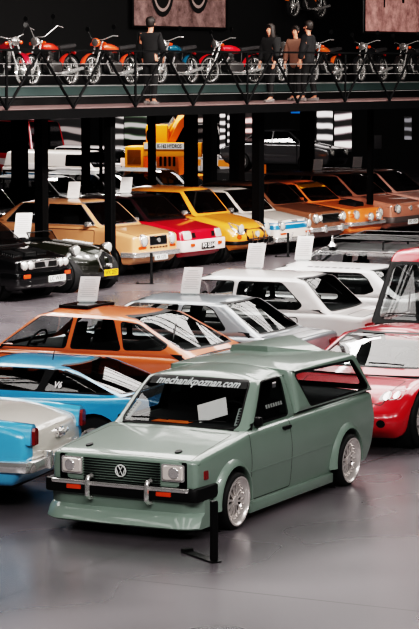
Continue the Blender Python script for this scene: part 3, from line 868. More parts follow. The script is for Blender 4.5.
def white_sedan():
    pm = paint('paint_greywhite', (196, 192, 190), .4)
    c = Car('sedan', 'greyish white four door sedan with a sheet on its roof, behind the silver coupe', R(157), (-.92, .50, 1.365), (304, 281))
    lower = [(-1.92, .36, .06), (-1.8, .24, .05), (2.1, .22, .05), (2.24, .4, .08), (2.25, .80, .06), (1.0, .95, .12), (-1.3, .97, .2), (-1.92, .93, .06), (-1.96, .5, .08)]
    gh = [(-1.48, .93), (1.12, .93), (.55, 1.45, .13), (-.92, 1.45, .15)]
    S = [[(.95, 1.0), (.08, 1.0), (.06, 1.335), (.58, 1.335)], [(.0, 1.0), (-.92, 1.0), (-.98, 1.05), (-.70, 1.29), (-.64, 1.335), (-.02, 1.335)]]
    std(c, lower, .84, gh, .78, .60, pm, (1.3, -1.3, .31, .80, 'steel', .2), sides=S, doors=[(-.95, 0.), (.04, 1.0)], lid=hoodpoly(-1.85, -1.6, .7, .66), hood=hoodpoly(1.2, 2.15, .68, .7), trim=1, gbowr=.09)
    for sd in 'lr':
        c.pad('gutter_trim', [(-.95, 1.365), (.62, 1.365), (.62, 1.377), (-.95, 1.377)], sd, .012, CHROME, r=.003, g=True)
        c.pad('belt_trim', [(-2.1, .895), (1.9, .865), (1.9, .877), (-2.1, .907)], sd, .008, CHROME, r=.003)
    c.bumper('b', .5, .12, .06, .06, .5); c.bumper('f', .5, .12, .06, .06, .5)
    for k in (-1, 1): c.pad('tail_light', c.rect(k * .62 - .12, k * .62 + .12, .66, .84), 'b', .02, REDL)
    bm = bmesh.new(); tube(bm, [(-.75, -.5, 1.36), (-1.2, -.25, 1.13)], .008, 5); link_mesh('wiper', bm, BLACK, c.root)
    c.mirror(.82, .97); c.finish(True, .25)
    return c
def white_hatch():
    pm = paint('paint_white', (205, 203, 202), .4)
    c = Car('hatchback_car', 'white hatchback with dark lettering along its roof edge, beside the red van', R(156), (-1.0, .52, 1.25), (372, 272))
    lower = [(-1.75, .36, .06), (-1.65, .24, .05), (1.85, .22, .05), (1.98, .4, .08), (2.0, .74, .06), (1.0, .89, .12), (-1.2, .91, .2), (-1.72, .90, .06), (-1.8, .5, .08)]
    gh = [(-1.58, .87), (1.12, .87), (.45, 1.335, .12), (-1.0, 1.32, .12)]
    S = [[(.94, .94), (.10, .94), (.08, 1.225), (.46, 1.225)], [(.02, .94), (-.96, .94), (-1.10, .985), (-.98, 1.15), (-.86, 1.225), (.0, 1.225)]]
    std(c, lower, .81, gh, .76, .60, pm, (1.22, -1.22, .29, .78, 'alloy', .18), sides=S, doors=[(.0, 1.0)], gbowr=.08, trim=1)
    for sd in 'l':
        c.bvh2 = None
        t = text_mesh('DRIVETEC', .11, 0, 0, .004); wd_ = max(v.co.x for v in t.verts) - min(v.co.x for v in t.verts)
        t.free()
        bm = bmesh.new()                                  # dark worn letters along the roof edge
        x = .05
        for wv in (.09, .07, .035, .08, .08, .07, .075, .03, .08):
            y0, y1 = .44, .52
            vs = [bm.verts.new((xx, yy, (c.hit('t', xx, yy, True) or Vector((0, 0, 1.27))).z + .003)) for xx, yy in ((x, y0), (x - wv, y0), (x - wv, y1), (x, y1))]
            bm.faces.new(vs); x -= wv + .03
        bmesh.ops.recalc_face_normals(bm, faces=list(bm.faces))
        o = link_mesh('roof_lettering', bm, mat('roof_ink', (95, 95, 98), .6), c.root, None); o['kind'] = 'stuff'
    c.bumper('b', .48, .14, .06, .06, .5, BLACK); c.bumper('f', .48, .14, .06, .06, .5, BLACK)
    for k in (-1, 1): c.pad('tail_light', c.rect(k * .62 - .1, k * .62 + .1, .62, .82), 'b', .02, REDL)
    c.mirror(.80, .93); c.finish(True, .2)
    return c
def dark_wagon():
    pm = paint('paint_darkgrey', (14, 15, 16), .42, 0, .25)
    c = Car('estate_car', 'black estate car carrying a roof rack, behind the white hatchback', R(156), (.30, .58, 1.38), (328, 248))
    lower = [(-2.2, .36, .06), (-2.1, .24, .05), (2.1, .22, .05), (2.24, .4, .08), (2.25, .80, .06), (1.1, .95, .12), (-1.3, .97, .2), (-2.2, .96, .06), (-2.25, .5, .08)]
    gh = [(-2.15, .93), (1.15, .93), (.42, 1.43, .12), (-1.85, 1.43, .1)]
    std(c, lower, .84, gh, .78, .63, pm, (1.3, -1.3, .31, .80, 'steel', .2), cuts=(.0, -.95), doors=[(-.95, 0.), (.04, 1.0)], gl=GL, trim=3)
    for sd in 'lr': c.pad('gutter_trim', [(-1.8, 1.375), (.45, 1.375), (.45, 1.39), (-1.8, 1.39)], sd, .02, BLACK, r=.003, g=True)
    c.bumper('b', .5, .12, .06, .06, .5); c.bumper('f', .5, .12, .06, .06, .5)
    c.finish(True, .2)
    # roof rack rests in the gutters: its own thing
    t = thing('roof_rack', 'black and chrome roof rack mounted on the black estate car', 'roof rack', c.root.location, c.yaw)
    bm = bmesh.new()
    for y in (-.50, .50): tube(bm, [(.25, y, 1.53), (-1.6, y, 1.53)], .018, 6)
    for y in (-.3, -.1, .1, .3): tube(bm, [(.25, y, 1.52), (-1.6, y, 1.52)], .010, 6)
    link_mesh('rack_rails', bm, METALB, t)
    for x in (.2, -.65, -1.5):
        bm = bmesh.new(); tube(bm, [(x, -.60, 1.38), (x, -.58, 1.50), (x, .58, 1.50), (x, .60, 1.38)], .016, 6); link_mesh('crossbar', bm, METALB, t)
    for y in (-.5, .5):
        bm = bmesh.new(); tube(bm, [(.25, y, 1.53), (.05, y, 1.60), (-.9, y, 1.60), (-1.6, y, 1.53)], .012, 6); link_mesh('side_rail', bm, METALB, t)
    bm = bmesh.new(); lathe(bm, [(.075, 0), (.05, .03), (.022, .08), (.012, .16), (0, .17)], 14, 'z', 0, (.22, .60, 1.42)); link_mesh('rack_foot', bm, CHROME, t)
    return c
def blue_coupe():
    pm = paint('paint_blue', (46, 140, 182), .3)
    c = Car('sports_coupe', 'low bright blue sports coupe with a wrapped brown glass tail, behind the two tone sedan', R(159), (-.62, .50, 1.115), (62, 364))
    lower = [(-2.0, .32, .06), (-1.9, .20, .05), (2.05, .16, .05), (2.2, .3, .08), (2.15, .5, .1), (1.0, .76, .3), (-.6, .80, .3), (-1.6, .84, .15), (-2.05, .78, .06), (-2.06, .5, .08)]
    gh = [(-1.75, .74), (1.25, .74), (.25, 1.14, .16), (-.62, 1.13, .12)]
    band = [(.98, .835), (-1.50, .835), (-.64, 1.085), (.18, 1.095)]
    S = [[(.86, .85), (-.42, .85), (-.48, 1.06), (.24, 1.075)], [(-.50, .85), (-1.30, .86), (-1.24, .905), (-.60, 1.07)]]
    std(c, lower, .82, gh, .77, .57, pm, (1.13, -1.13, .30, .80, 'alloy', .19), sides=S, rw=False, doors=[(-.5, .7)], gl=GLD, gbowr=.16, ger=.06, pre=lambda c: [c.region(band, sd, 1, True) for sd in 'lr'])
    c.window('rear_window', [(-.64, .845), (.64, .845), (.50, 1.09), (-.50, 1.09)], 'b', GLB, .010, 1, .04)
    for k, sd in ((1, 'l'), (-1, 'r')):
        t = text_mesh('V6', .085, .2, 0, .003)
        for v in t.verts: v.co = Vector((-.66 - v.co.x * k, 0, .915 + v.co.y))
        for v in t.verts:
            h = c.hit(sd, v.co.x, v.co.z, True); v.co.y = (h.y if h else k * .68) + k * .012
        link_mesh('badge_lettering', t, PAPER, c.root, None)
    c.bumper('b', .5, .14, .05, .06, .5, BLACK); c.bumper('f', .42, .14, .05, .06, .5, BLACK)
    c.pad('tail_light', c.rect(-.70, .70, .62, .74), 'b', .02, REDL)
    bm = bmesh.new(); tube(bm, [(-.42, .30, 1.13), (-.44, .30, 1.23)], .006, 5); link_mesh('antenna', bm, BLACK, c.root)
    c.mirror(.72, .82); c.finish(True, .1)
    return c
def two_tone_sedan():
    pm = paint('paint_skyblue', (78, 160, 198), .28); p2 = paint('paint_cream', (205, 200, 192), .32)
    c = Car('sedan', 'two tone sky blue and cream sedan cut by the frame, only its finned tail showing', R(163), (-2.08, .665, .77), (29, 434))
    lower = [(-2.08, .38, .06), (-1.98, .26, .05), (2.0, .22, .05), (2.14, .4, .08), (2.15, .80, .1), (1.0, .95, .15), (-1.0, .93, .3), (-1.7, .90, .3), (-2.12, .80, .07), (-2.15, .55, .06)]
    gh = [(-1.20, .90), (1.05, .90), (.50, 1.42, .2), (-.72, 1.42, .2)]
    std(c, lower, .84, gh, .78, .62, p2, (1.22, -1.22, .31, .80, 'steel', .2), cuts=(-.05,), doors=[(-.75, -.02), (.02, .95)], second=pm, gbowr=.1, taperr=.96, er=.06, bowr=.05)
    # blue flanks and fins, cream deck
    for f in c.bm.faces:
        ce = f.calc_center_median()
        if f.material_index == 0 and (abs(ce.y) > .60 or ce.z < .50): f.material_index = 4
    c.panel('trunk_lid', [(-2.12, -.54), (-2.12, .54), (-1.3, .54), (-1.3, -.54)], 't', .012, .06)
    for k in (-1, 1):
        # fin with its lamp
        bm = bmesh.new(); rings = []
        for j in range(9):
            t = j / 8; x = -1.2 - .93 * t; z = .90 - .10 * t - .03 * t * t; w_ = .05 + .015 * t; h = .02 + .075 * t
            rings.append([bm.verts.new((x, k * (.695 - .025 * t) + dy, z + dz)) for dy, dz in ((-w_ * 1.4, -.10), (-w_, h * .7), (-w_ * .4, h), (w_ * .4, h), (w_, h * .6), (w_ * 1.5, -.10))])
        for A, B in zip(rings, rings[1:]):
            for q in range(5): bm.faces.new((A[q], A[q + 1], B[q + 1], B[q]))
        bm.faces.new(rings[0]); bm.faces.new(rings[-1]); bmesh.ops.recalc_face_normals(bm, faces=list(bm.faces))
        fin = link_mesh('tail_fin', bm, pm, c.root, 40)
        bm = bmesh.new()
        y = k * .668; P = [(-.058, -.10), (.058, -.10), (.06, .05), (.035, .085), (-.035, .085), (-.06, .05)]
        A = [bm.verts.new((-2.00, y + a, .765 + b)) for a, b in P]; B = [bm.verts.new((-2.16, y + a * .85, .755 + b * .85)) for a, b in P]
        for q in range(6): bm.faces.new((A[q], A[(q + 1) % 6], B[(q + 1) % 6], B[q]))
        bm.faces.new(A); bm.faces.new(B[::-1]); bmesh.ops.recalc_face_normals(bm, faces=list(bm.faces))
        link_mesh('tail_light', bm, REDL, fin, 30)
    h = c.pad('trunk_handle', c.rect(-.10, .10, .655, .70), 'b', .03, CHROME, r=.02, bevel=.01)
    for y in (-.06, .06): c.pad('handle_foot', c.circ(y, .72, .03, 10), 'b', .03, CHROME, parent=h)
    bm = bmesh.new(); tube(bm, [(-2.17, -.15, .715), (-2.21, -.05, .71), (-2.21, .06, .71), (-2.17, .12, .715)], .014, 6); link_mesh('handle_bar', bm, CHROME, h)
    b = c.bumper('b', .46, .12, .09, .07, .55, CHROME, er=.045, rc=.18)
    c.bumper('f', .46, .12, .09, .07, .55)
    for k in (-1, 1):
        bm = bevbox((c.bx['b'] - .02, k * .42 - .035, .40), (c.bx['b'] + .06, k * .42 + .035, .58), .02); link_mesh('bumper_guard', bm, CHROME, b)
    c.finish(True, .15)
    return c
def red_sports():
    pm = paint('paint_red', (190, 22, 40), .28)
    c = Car('sports_coupe', 'glossy red sports coupe with one headlight showing, beside the green pickup', R(-117), (1.72, .60, .60), (386, 399))
    lower = [(-1.60, .36, .08), (-1.55, .22, .05), (1.75, .14, .05), (1.93, .25, .08), (1.96, .42, .1), (1.55, .66, .2), (.8, .82, .3), (-.8, .86, .3), (-1.56, .88, .1), (-1.63, .6, .1)]
    gh = [(-1.45, .80), (1.12, .78), (.12, 1.22, .16), (-.6, 1.22, .2)]
    S = [[(.78, .88), (-.55, .90), (-.62, 1.12), (.0, 1.15)], [(-.63, .91), (-1.05, .93), (-.70, 1.12)]]
    std(c, lower, .86, gh, .79, .54, pm, (1.2, -1.2, .31, .85, 'alloy', .22), sides=S, hood=hoodpoly(1.15, 1.72, .62, .55), gbowf=.14, bowf=.22, er=.12, doors=[(-.5, .72)], taperf=.92)
    for k in (-1, 1):
        h = c.pad('headlight', [(k * .60 - .13, .565), (k * .60 + .13, .585), (k * .60 + .13, .675), (k * .60 - .10, .665)], 'f', .004, mat('lamp_smoked', (120, 112, 112), .12, .5, 1.), r=.04, back=.05)
        c.pad('lens', c.circ(k * .56, .615, .042, 12), 'f', .014, CHROME, parent=h); c.pad('lens', c.circ(k * .66, .627, .036, 12), 'f', .014, CHROME, parent=h)
        c.pad('fog_light', c.circ(k * .58, .33, .045, 12), 'f', .006, BLACK)
    c.pad('air_intake', [(-.42, .27), (.42, .27), (.38, .37), (-.38, .37)], 'f', .004, BLACK)
    c.mirror(.62, .88, .78, 1, pm); c.mirror(.62, .88, .78, -1, pm)
    c.wipers([((-.5, .86), (-.05, .87)), ((.05, .87), (.48, .86))])
    c.finish(True, 0.)
    return c
def red_hatch():
    pm = MATS['paint_red']
    c = Car('van', 'tall red van with a black windscreen surround, cut by the right edge of the photo', R(-117), (.95, -.66, .955), (376, 323))
    lower = [(-1.75, .36, .08), (-1.65, .22, .05), (1.15, .2, .05), (1.22, .3, .08), (1.25, .80, .08), (1.0, .97, .08), (-1.75, 1.02, .1), (-1.8, .6, .1)]
    gh = [(-1.72, .96), (1.05, .96), (.50, 1.93, .12), (-1.55, 1.93, .12)]
    std(c, lower, .78, gh, .74, .62, pm, (.80, -1.1, .28, .76, 'steel', .18), cuts=(-.35,), doors=[(-.35, .5)], gap=.04, wsr=.10, zhi=.2, pre=lambda c: c.region([(-.78, .96), (.78, .96), (.66, 1.74), (-.66, 1.74)], 'f', 1, True), wtop=.22)
    for sd in 'lr': c.region([(1.06, 1.0), (.90, 1.0), (.52, 1.70), (.62, 1.72)], sd, 1, True)
    for k in (-1, 1): c.pad('headlight', c.rect(k * .52 - .12, k * .52 + .12, .60, .74), 'f', .02, LENS)
    c.bumper('f', .44, .16, .05, .06, .4, BLACK); c.bumper('b', .44, .16, .05, .06, .4, BLACK)
    c.wipers([((-.5, 1.07), (-.05, 1.08)), ((.05, 1.08), (.48, 1.07))])
    c.finish(True, 0.)
    return c
xs_ = lambda: True
cars = {}
SECOND_ROW = 'cars parked around the green pickup'
for k_, fn in dict(orange=orange_hatch, silver=silver_coupe, white=white_sedan, whiteh=white_hatch, wagon=dark_wagon, blue=blue_coupe, two=two_tone_sedan, red=red_sports, redh=red_hatch).items():
    cars[k_] = fn(); cars[k_].root['group'] = SECOND_ROW

# ------------------------------------------------------------------ the row of cars under the walkway
YB = R(-33)
def black_hatch():
    pm = paint('paint_black', (9, 10, 11), .22)
    c = Car('hatchback_car', 'black boxy hatchback with four round headlights, facing out at the end of the row', YB, (1.93, 0, .64), (45.5, 262), D=44.2, S=1.04)
    lower = [(-1.85, .36, .08), (-1.75, .22, .05), (1.75, .18, .05), (1.9, .24, .05), (1.93, .45, .03), (1.92, .74, .05), (1.0, .90, .1), (-1.8, .93, .1), (-1.88, .6, .1)]
    gh = [(-1.75, .88), (1.05, .88), (.40, 1.38, .1), (-1.4, 1.37, .12)]
    std(c, lower, .82, gh, .76, .60, pm, (1.24, -1.24, .30, .81, 'alloy', .2), cuts=(-.1,), hood=hoodpoly(1.1, 1.85, .66, .68), doors=[(-.05, .95), (-.95, -.1)], gl=GLD)
    c.pad('grille', c.rect(-.34, .34, .575, .70), 'f', .012, CHROME, r=.02)
    g = c.pad('grille_slats', c.rect(-.315, .315, .59, .685), 'f', .018, BLACK, r=.01)
    c.pad('grille_bar', [(-.06, .69), (.06, .69), (.03, .585), (-.03, .585)], 'f', .026, CHROME, r=.005)
    for k in (-1, 1):
        for y in (.44, .60): c.round_lamp('headlight', k * y, .64, .068)
        c.pad('indicator', c.rect(k * .60 - .09, k * .60 + .09, .42, .49), 'f', .075, AMBER)
        c.pad('fog_light', c.circ(k * .52, .32, .05, 12), 'f', .07, LENS)
    c.bumper('f', .40, .22, .06, .07, .4, pm); c.bumper('b', .42, .2, .06, .06, .4, pm)
    c.plate('f', .25, .37, 'LC W351')
    bm = bmesh.new()
    for k in (-1, 1):
        for j in range(6): box(bm, (1.30 + .05 * j, k * .35 - .14, .842 - .0085 * j), (1.325 + .05 * j, k * .35 + .14, .875 - .0085 * j))
    o = link_mesh('hood_louvres', bm, BLACK, c.root, None); o['kind'] = 'stuff'
    c.pad('hood_scoop', c.rect(1.35, 1.60, -.16, .16), 't', .03, BLACK, bevel=.01)
    c.mirror(.78, .93); c.mirror(.78, .93, None, -1); c.finish(True, .1)
    return c
def old_roadster():
    pm = paint('paint_olive', (20, 22, 14), .22)
    c = Car('vintage_roadster', 'dark olive vintage roadster with pointed chrome grille and yellow plate', YB, (1.62, 0, .60), (108, 264), D=45.8)
    lower = [(-1.7, .40, .1), (-1.6, .26, .05), (1.42, .24, .05), (1.58, .34, .08), (1.62, .60, .16), (1.42, .85, .20), (.4, .94, .2), (-.9, .92, .3), (-1.6, .75, .25), (-1.8, .5, .1)]
    c.shell(lower, .77, .26, None, None, None, pm=pm, taperf=.80, taperr=.85, bowf=.36, bowr=.2, beltk=.93, low=.93, crown=.06)
    c.bvh(); c.arches([1.0, -1.15], .33, .36)
    sh = [(0, .33), (-.19, .47), (-.24, .66), (0, .80), (.24, .66), (.19, .47)]
    c.pad('grille_surround', [(y, z, 0) for y, z in sh], 'f', .03, CHROME, r=0)
    c.pad('grille', [(y * .84, .585 + (z - .585) * .86, 0) for y, z in sh], 'f', .045, BLACK, r=0)
    c.pad('emblem', c.circ(.05, .50, .045, 12), 'f', .06, CHROME)
    rid = [c.hit('t', x, 0) for x in (1.40, 1.2, .9, .6, .3)]
    bm = bmesh.new(); tube(bm, [h + Vector((0, 0, .008)) for h in rid if h], .014, 6); link_mesh('hood_ridge', bm, CHROME, c.root, 50)
    for k in (-1, 1):
        bm = bmesh.new(); lathe(bm, [(0, -.14), (.06, -.12), (.105, -.02), (.112, .03), (.10, .05)], 20, 'x', 0, (1.22, k * .52, .80))
        h = link_mesh('headlight', bm, CHROME, c.root, 50)
        bm = bmesh.new(); lathe(bm, [(.10, .045), (.07, .065), (0, .075)], 18, 'x', 0, (1.22, k * .52, .80)); link_mesh('lens', bm, LENS, h)
        bm = bmesh.new()
        for j in range(9):
            h = c.hit('t', .35 + .075 * j, k * .34)
            if h: tube(bm, [h + Vector((-.012, -k * .07, .006)), h + Vector((.012, k * .07, .0))], .010, 5)
        link_mesh('hood_louvres', bm, CHROME, c.root)
    # low screen, cockpit, tail
    bm = bmesh.new(); box(bm, (-1.0, -.38, .84), (-.05, .38, .945)); link_mesh('cockpit', bm, DARKIN, c.root)
    bm = bmesh.new(); P = [(0.1, -.42, .90), (-.03, -.40, 1.09), (-.03, .40, 1.09), (.1, .42, .90)]; tube(bm, P, .014, 6, closed=True); o = link_mesh('windscreen_frame', bm, BLACK, c.root)
    bm = bmesh.new(); bm.faces.new([bm.verts.new(p) for p in P]); link_mesh('windscreen', bm, GLD, o, None)
    for y in (-.2, .2):
        bm = bevbox((-.85, y - .17, .72), (-.68, y + .17, 1.08), .05); link_mesh('seat', bm, SEAT, c.root)
    c.bumper('f', .36, .04, .06, .03, .05, BLACK, Wb=.5)
    c.plate('f', .04, .37, 'WX 2057', YELP, .44, .12, x=c.bx['f'] + .02)
    c.finish(False)
    c.wheels([1.0, -1.15], .745, .33, .14, 'steel', .2)
    return c
def beige_hatch():
    pm = paint('paint_beige', (222, 158, 116), .3)
    c = Car('hatchback_car', 'peach beige three door hatchback with square black grille, between roadster and red car', YB, (1.78, 0, .62), (158.5, 243), D=49.6, S=1.11)
    lower = [(-1.75, .36, .08), (-1.65, .22, .05), (1.6, .20, .05), (1.74, .28, .05), (1.78, .48, .04), (1.77, .76, .07), (.95, .90, .14), (-1.6, .92, .1), (-1.78, .6, .1)]
    gh = [(-1.68, .87), (1.0, .87), (.42, 1.37, .1), (-.95, 1.36, .2)]
    S = [[(.82, .93), (-.30, .93), (-.30, 1.29), (.42, 1.29)], [(-.37, .93), (-1.25, .93), (-.98, 1.22), (-.88, 1.29), (-.37, 1.29)]]
    std(c, lower, .77, gh, .72, .57, pm, (1.11, -1.11, .28, .76, 'steel', .18), sides=S, hood=hoodpoly(1.05, 1.72, .6, .64), doors=[(-.35, .85)], gl=GLD, trim=3)
    c.pad('grille_surround', c.rect(-.29, .29, .555, .735), 'f', .010, CHROME, r=.02); c.pad('grille', c.rect(-.275, .275, .57, .72), 'f', .016, BLACK, r=.015)
    c.pad('emblem', c.circ(0, .645, .045, 10), 'f', .024, CHROME)
    for k in (-1, 1):
        c.round_lamp('headlight', k * .46, .655, .095)
        c.pad('indicator', c.rect(k * .50 - .11, k * .50 + .11, .50, .55), 'f', .012, AMBER)
    bm = bmesh.new()
    for j in range(6): box(bm, (1.76, -.27 + j * .1, .505), (1.79, -.215 + j * .1, .53))
    o = link_mesh('air_slots', bm, BLACK, c.root, None); o['kind'] = 'stuff'
    c.bumper('f', .40, .10, .07, .05, .35); c.bumper('b', .42, .10, .07, .05, .35)
    c.plate('f', 0, .33, 'KR 1273', WHITEP, .42, .09)
    c.mirror(.72, .90, None, 1, CHROME); c.mirror(.72, .90, None, -1, CHROME)
    c.wipers([((-.42, .93), (.0, .95)), ((.05, .93), (.42, .95))]); c.finish(True, .1)
    return c
def red_small():
    pm = paint('paint_cherry', (186, 20, 44), .3)
    c = Car('hatchback_car', 'cherry red small hatchback with maroon roof and white front bumper', YB, (1.75, 0, .64), (205, 236), D=51.3, S=1.1)
    mar = paint('paint_maroon', (40, 14, 20), .3)
    lower = [(-1.7, .36, .08), (-1.6, .22, .05), (1.6, .22, .05), (1.72, .30, .05), (1.75, .50, .04), (1.70, .76, .08), (.85, .92, .14), (-1.55, .94, .1), (-1.72, .6, .1)]
    gh = [(-1.64, .89), (.95, .89), (.36, 1.40, .12), (-1.05, 1.38, .15)]
    std(c, lower, .77, gh, .72, .58, pm, (1.20, -1.22, .29, .76, 'steel', .19), cuts=(-.30,), hood=hoodpoly(.95, 1.66, .6, .66), doors=[(-.3, .8)], gl=GLD, second=mar)
    for f in c.gm.faces:
        if f.material_index == 0: f.material_index = 4
    c.pad('grille', c.rect(-.40, .40, .60, .70), 'f', .008, BLACK, r=.015)
    for k in (-1, 1): c.pad('headlight', c.rect(k * .55 - .115, k * .55 + .115, .575, .74), 'f', .014, LENS, r=.035, bevel=.01)
    b = c.bumper('f', .45, .22, .05, .07, .5, mat('bumper_white', (208, 196, 192), .5), rc=.12)
    for k in (-1, 1):
        bm = bevbox((c.bx['f'] - .06, k * .48 - .06, .44), (c.bx['f'] + .006, k * .48 + .06, .50), .006); link_mesh('indicator', bm, AMBER, b)
    c.bumper('b', .45, .22, .05, .07, .5, MATS['bumper_white'])
    c.plate('f', .05, .44, 'PO 5314', BLACK, .46, .12, tcol=PAPER)
    c.mirror(.66, .93, None, -1); c.wipers([((-.42, .96), (.0, .98)), ((.05, .96), (.42, .98))]); c.finish(True, .05)
    return c
def yellow_saloon():
    pm = paint('paint_yellow', (228, 142, 58), .32)
    c = Car('sedan', 'canary yellow car with sloping nose, round wing headlights and chrome front bars', YB, (1.90, 0, .60), (258, 239), D=52.8, S=1.07)
    lower = [(-1.85, .40, .1), (-1.7, .26, .05), (1.6, .24, .05), (1.84, .34, .08), (1.90, .56, .10), (1.72, .78, .18), (.75, .98, .2), (-1.5, .98, .2), (-1.9, .65, .15)]
    gh = [(-1.75, .93), (.88, .93), (.38, 1.50, .1), (-1.0, 1.52, .2)]
    std(c, lower, .76, gh, .71, .58, pm, (1.2, -1.2, .31, .74, 'steel', .2), cuts=(-.32, -1.12), hood=hoodpoly(.88, 1.80, .46, .40), doors=[(-.3, .7), (-1.12, -.35)], gl=GLD, er=.14, taperf=.86, bowf=.12, trim=0)
    c.pad('grille', [(-.34, .46), (.34, .46), (.36, .70), (-.36, .70)], 'f', .02, BLACK, r=.05)
    for k in (-1, 1): c.round_lamp('headlight', k * .50, .70, .10); 
    for k in (-1, 1): c.pad('indicator', c.circ(k * .55, .54, .045, 12), 'f', .02, AMBER)
    b = c.bumper('f', .42, .08, .08, .04, .4, BLACK)
    bm = bmesh.new(); x = c.bx['f']
    for y in (-.30, -.12, .12, .30): tube(bm, [(x, y, .36), (x + .05, y, .50), (x + .03, y * 1.1, .66)], .011, 6)
    tube(bm, [(x + .04, -.45, .50), (x + .06, 0, .50), (x + .04, .45, .50)], .016, 6)
    link_mesh('push_bar', bm, mat('engine_metal', (92, 90, 90), .3, .8), b)
    for y in (-.22, .22):
        bm = bmesh.new(); lathe(bm, [(0, -.05), (.06, -.02), (.065, .02), (0, .03)], 14, 'x', 0, (x + .08, y, .60)); link_mesh('spot_light', bm, LENS, b)
    c.bumper('b', .42, .08, .08, .04, .4, BLACK)
    c.plate('f', 0, .36, 'PZ 2086', BLACK, .42, .1, tcol=PAPER)
    c.mirror(.60, .97, None, -1, CHROME); c.wipers([((-.42, 1.0), (.0, 1.02)), ((.05, 1.0), (.42, 1.02))]); c.finish(True, .0)
    return c
def striped_saloon():
    pm = paint('paint_offwhite', (214, 205, 198), .32); bl = paint('paint_stripe', (28, 108, 150), .32)
    c = Car('sedan', 'white saloon with two blue bands round its nose, beside the yellow car', YB, (1.88, 0, .60), (297, 219), D=55, S=1.08)
    lower = [(-1.85, .40, .1), (-1.7, .26, .05), (1.6, .22, .05), (1.84, .30, .08), (1.88, .52, .12), (1.82, .74, .10), (.9, .90, .2), (-1.5, .90, .15), (-1.9, .6, .15)]
    gh = [(-1.35, .86), (1.02, .86), (.42, 1.38, .12), (-.85, 1.38, .2)]
    std(c, lower, .77, gh, .72, .58, pm, (1.13, -1.13, .29, .75, 'steel', .19), cuts=(-.28,), hood=hoodpoly(1.05, 1.76, .55, .5), doors=[(-.28, .85)], gl=GLD, second=bl, er=.10)
    for sd in 'lrf':
        a, b_ = ((-1.9, 2.0) if sd != 'f' else (-.8, .8))
        c.region([(a, .55), (b_, .55), (b_, .645), (a, .645)], sd, 4); c.region([(a, .665), (b_, .665), (b_, .69), (a, .69)], sd, 4)
    for k in (-1, 1):
        c.round_lamp('headlight', k * .54, .63, .085)
        c.pad('indicator', c.rect(k * .50 - .10, k * .50 + .10, .44, .48), 'f', .02, AMBER)
    c.pad('emblem', c.rect(-.12, .12, .70, .73), 'f', .02, CHROME)
    c.bumper('f', .34, .10, .08, .05, .4); c.bumper('b', .36, .10, .08, .05, .4)
    bm = bmesh.new(); x = c.bx['f']
    for k in (-1, 1): tube(bm, [(x, k * .35, .30), (x + .05, k * .32, .48)], .02, 6)
    link_mesh('bumper_guard', bm, CHROME, c.root)
    c.mirror(.72, .90, None, -1, CHROME); c.wipers([((-.42, .93), (.0, .95)), ((.05, .93), (.42, .95))]); c.finish(True, .1)
    return c
def brown_saloon():
    pm = paint('paint_copper', (124, 82, 62), .3, .1)
    c = Car('sedan', 'copper brown saloon with twin round headlights, between striped and orange cars', YB, (2.0, 0, .66), (331, 219), D=56.8, S=1.1)
    lower = [(-2.0, .40, .1), (-1.85, .26, .05), (1.8, .22, .05), (1.96, .30, .08), (2.0, .52, .05), (1.98, .80, .05), (1.0, .94, .12), (-1.6, .95, .15), (-2.05, .6, .15)]
    gh = [(-1.40, .90), (1.05, .90), (.48, 1.40, .12), (-.95, 1.40, .2)]
    std(c, lower, .80, gh, .75, .60, pm, (1.21, -1.21, .30, .78, 'steel', .19), cuts=(-.15,), hood=hoodpoly(1.1, 1.92, .62, .66), doors=[(-.15, .9), (-.95, -.2)], gl=GLD, trim=1)
    c.pad('grille', c.rect(-.36, .36, .56, .75), 'f', .012, STEEL, r=.02)
    bm = bmesh.new(); x = c.hit('f', 0, .65).x
    for j in range(6): box(bm, (x, -.35, .575 + j * .03), (x + .022, .35, .587 + j * .03))
    link_mesh('grille_slats', bm, BLACK, c.root, None)
    for k in (-1, 1):
        c.round_lamp('headlight', k * .58, .665, .088); c.round_lamp('headlight', k * .43, .665, .06)
    b = c.bumper('f', .43, .10, .08, .05, .4); c.bumper('b', .43, .10, .08, .05, .4)
    for k in (-1, 1):
        bm = bevbox((c.bx['f'] - .02, k * .35 - .03, .36), (c.bx['f'] + .05, k * .35 + .03, .52), .015); link_mesh('bumper_guard', bm, CHROME, b)
    c.mirror(.75, .94, None, -1, CHROME); c.wipers([((-.42, .97), (.0, .99)), ((.05, .97), (.42, .99))]); c.finish(True, .15)
    return c
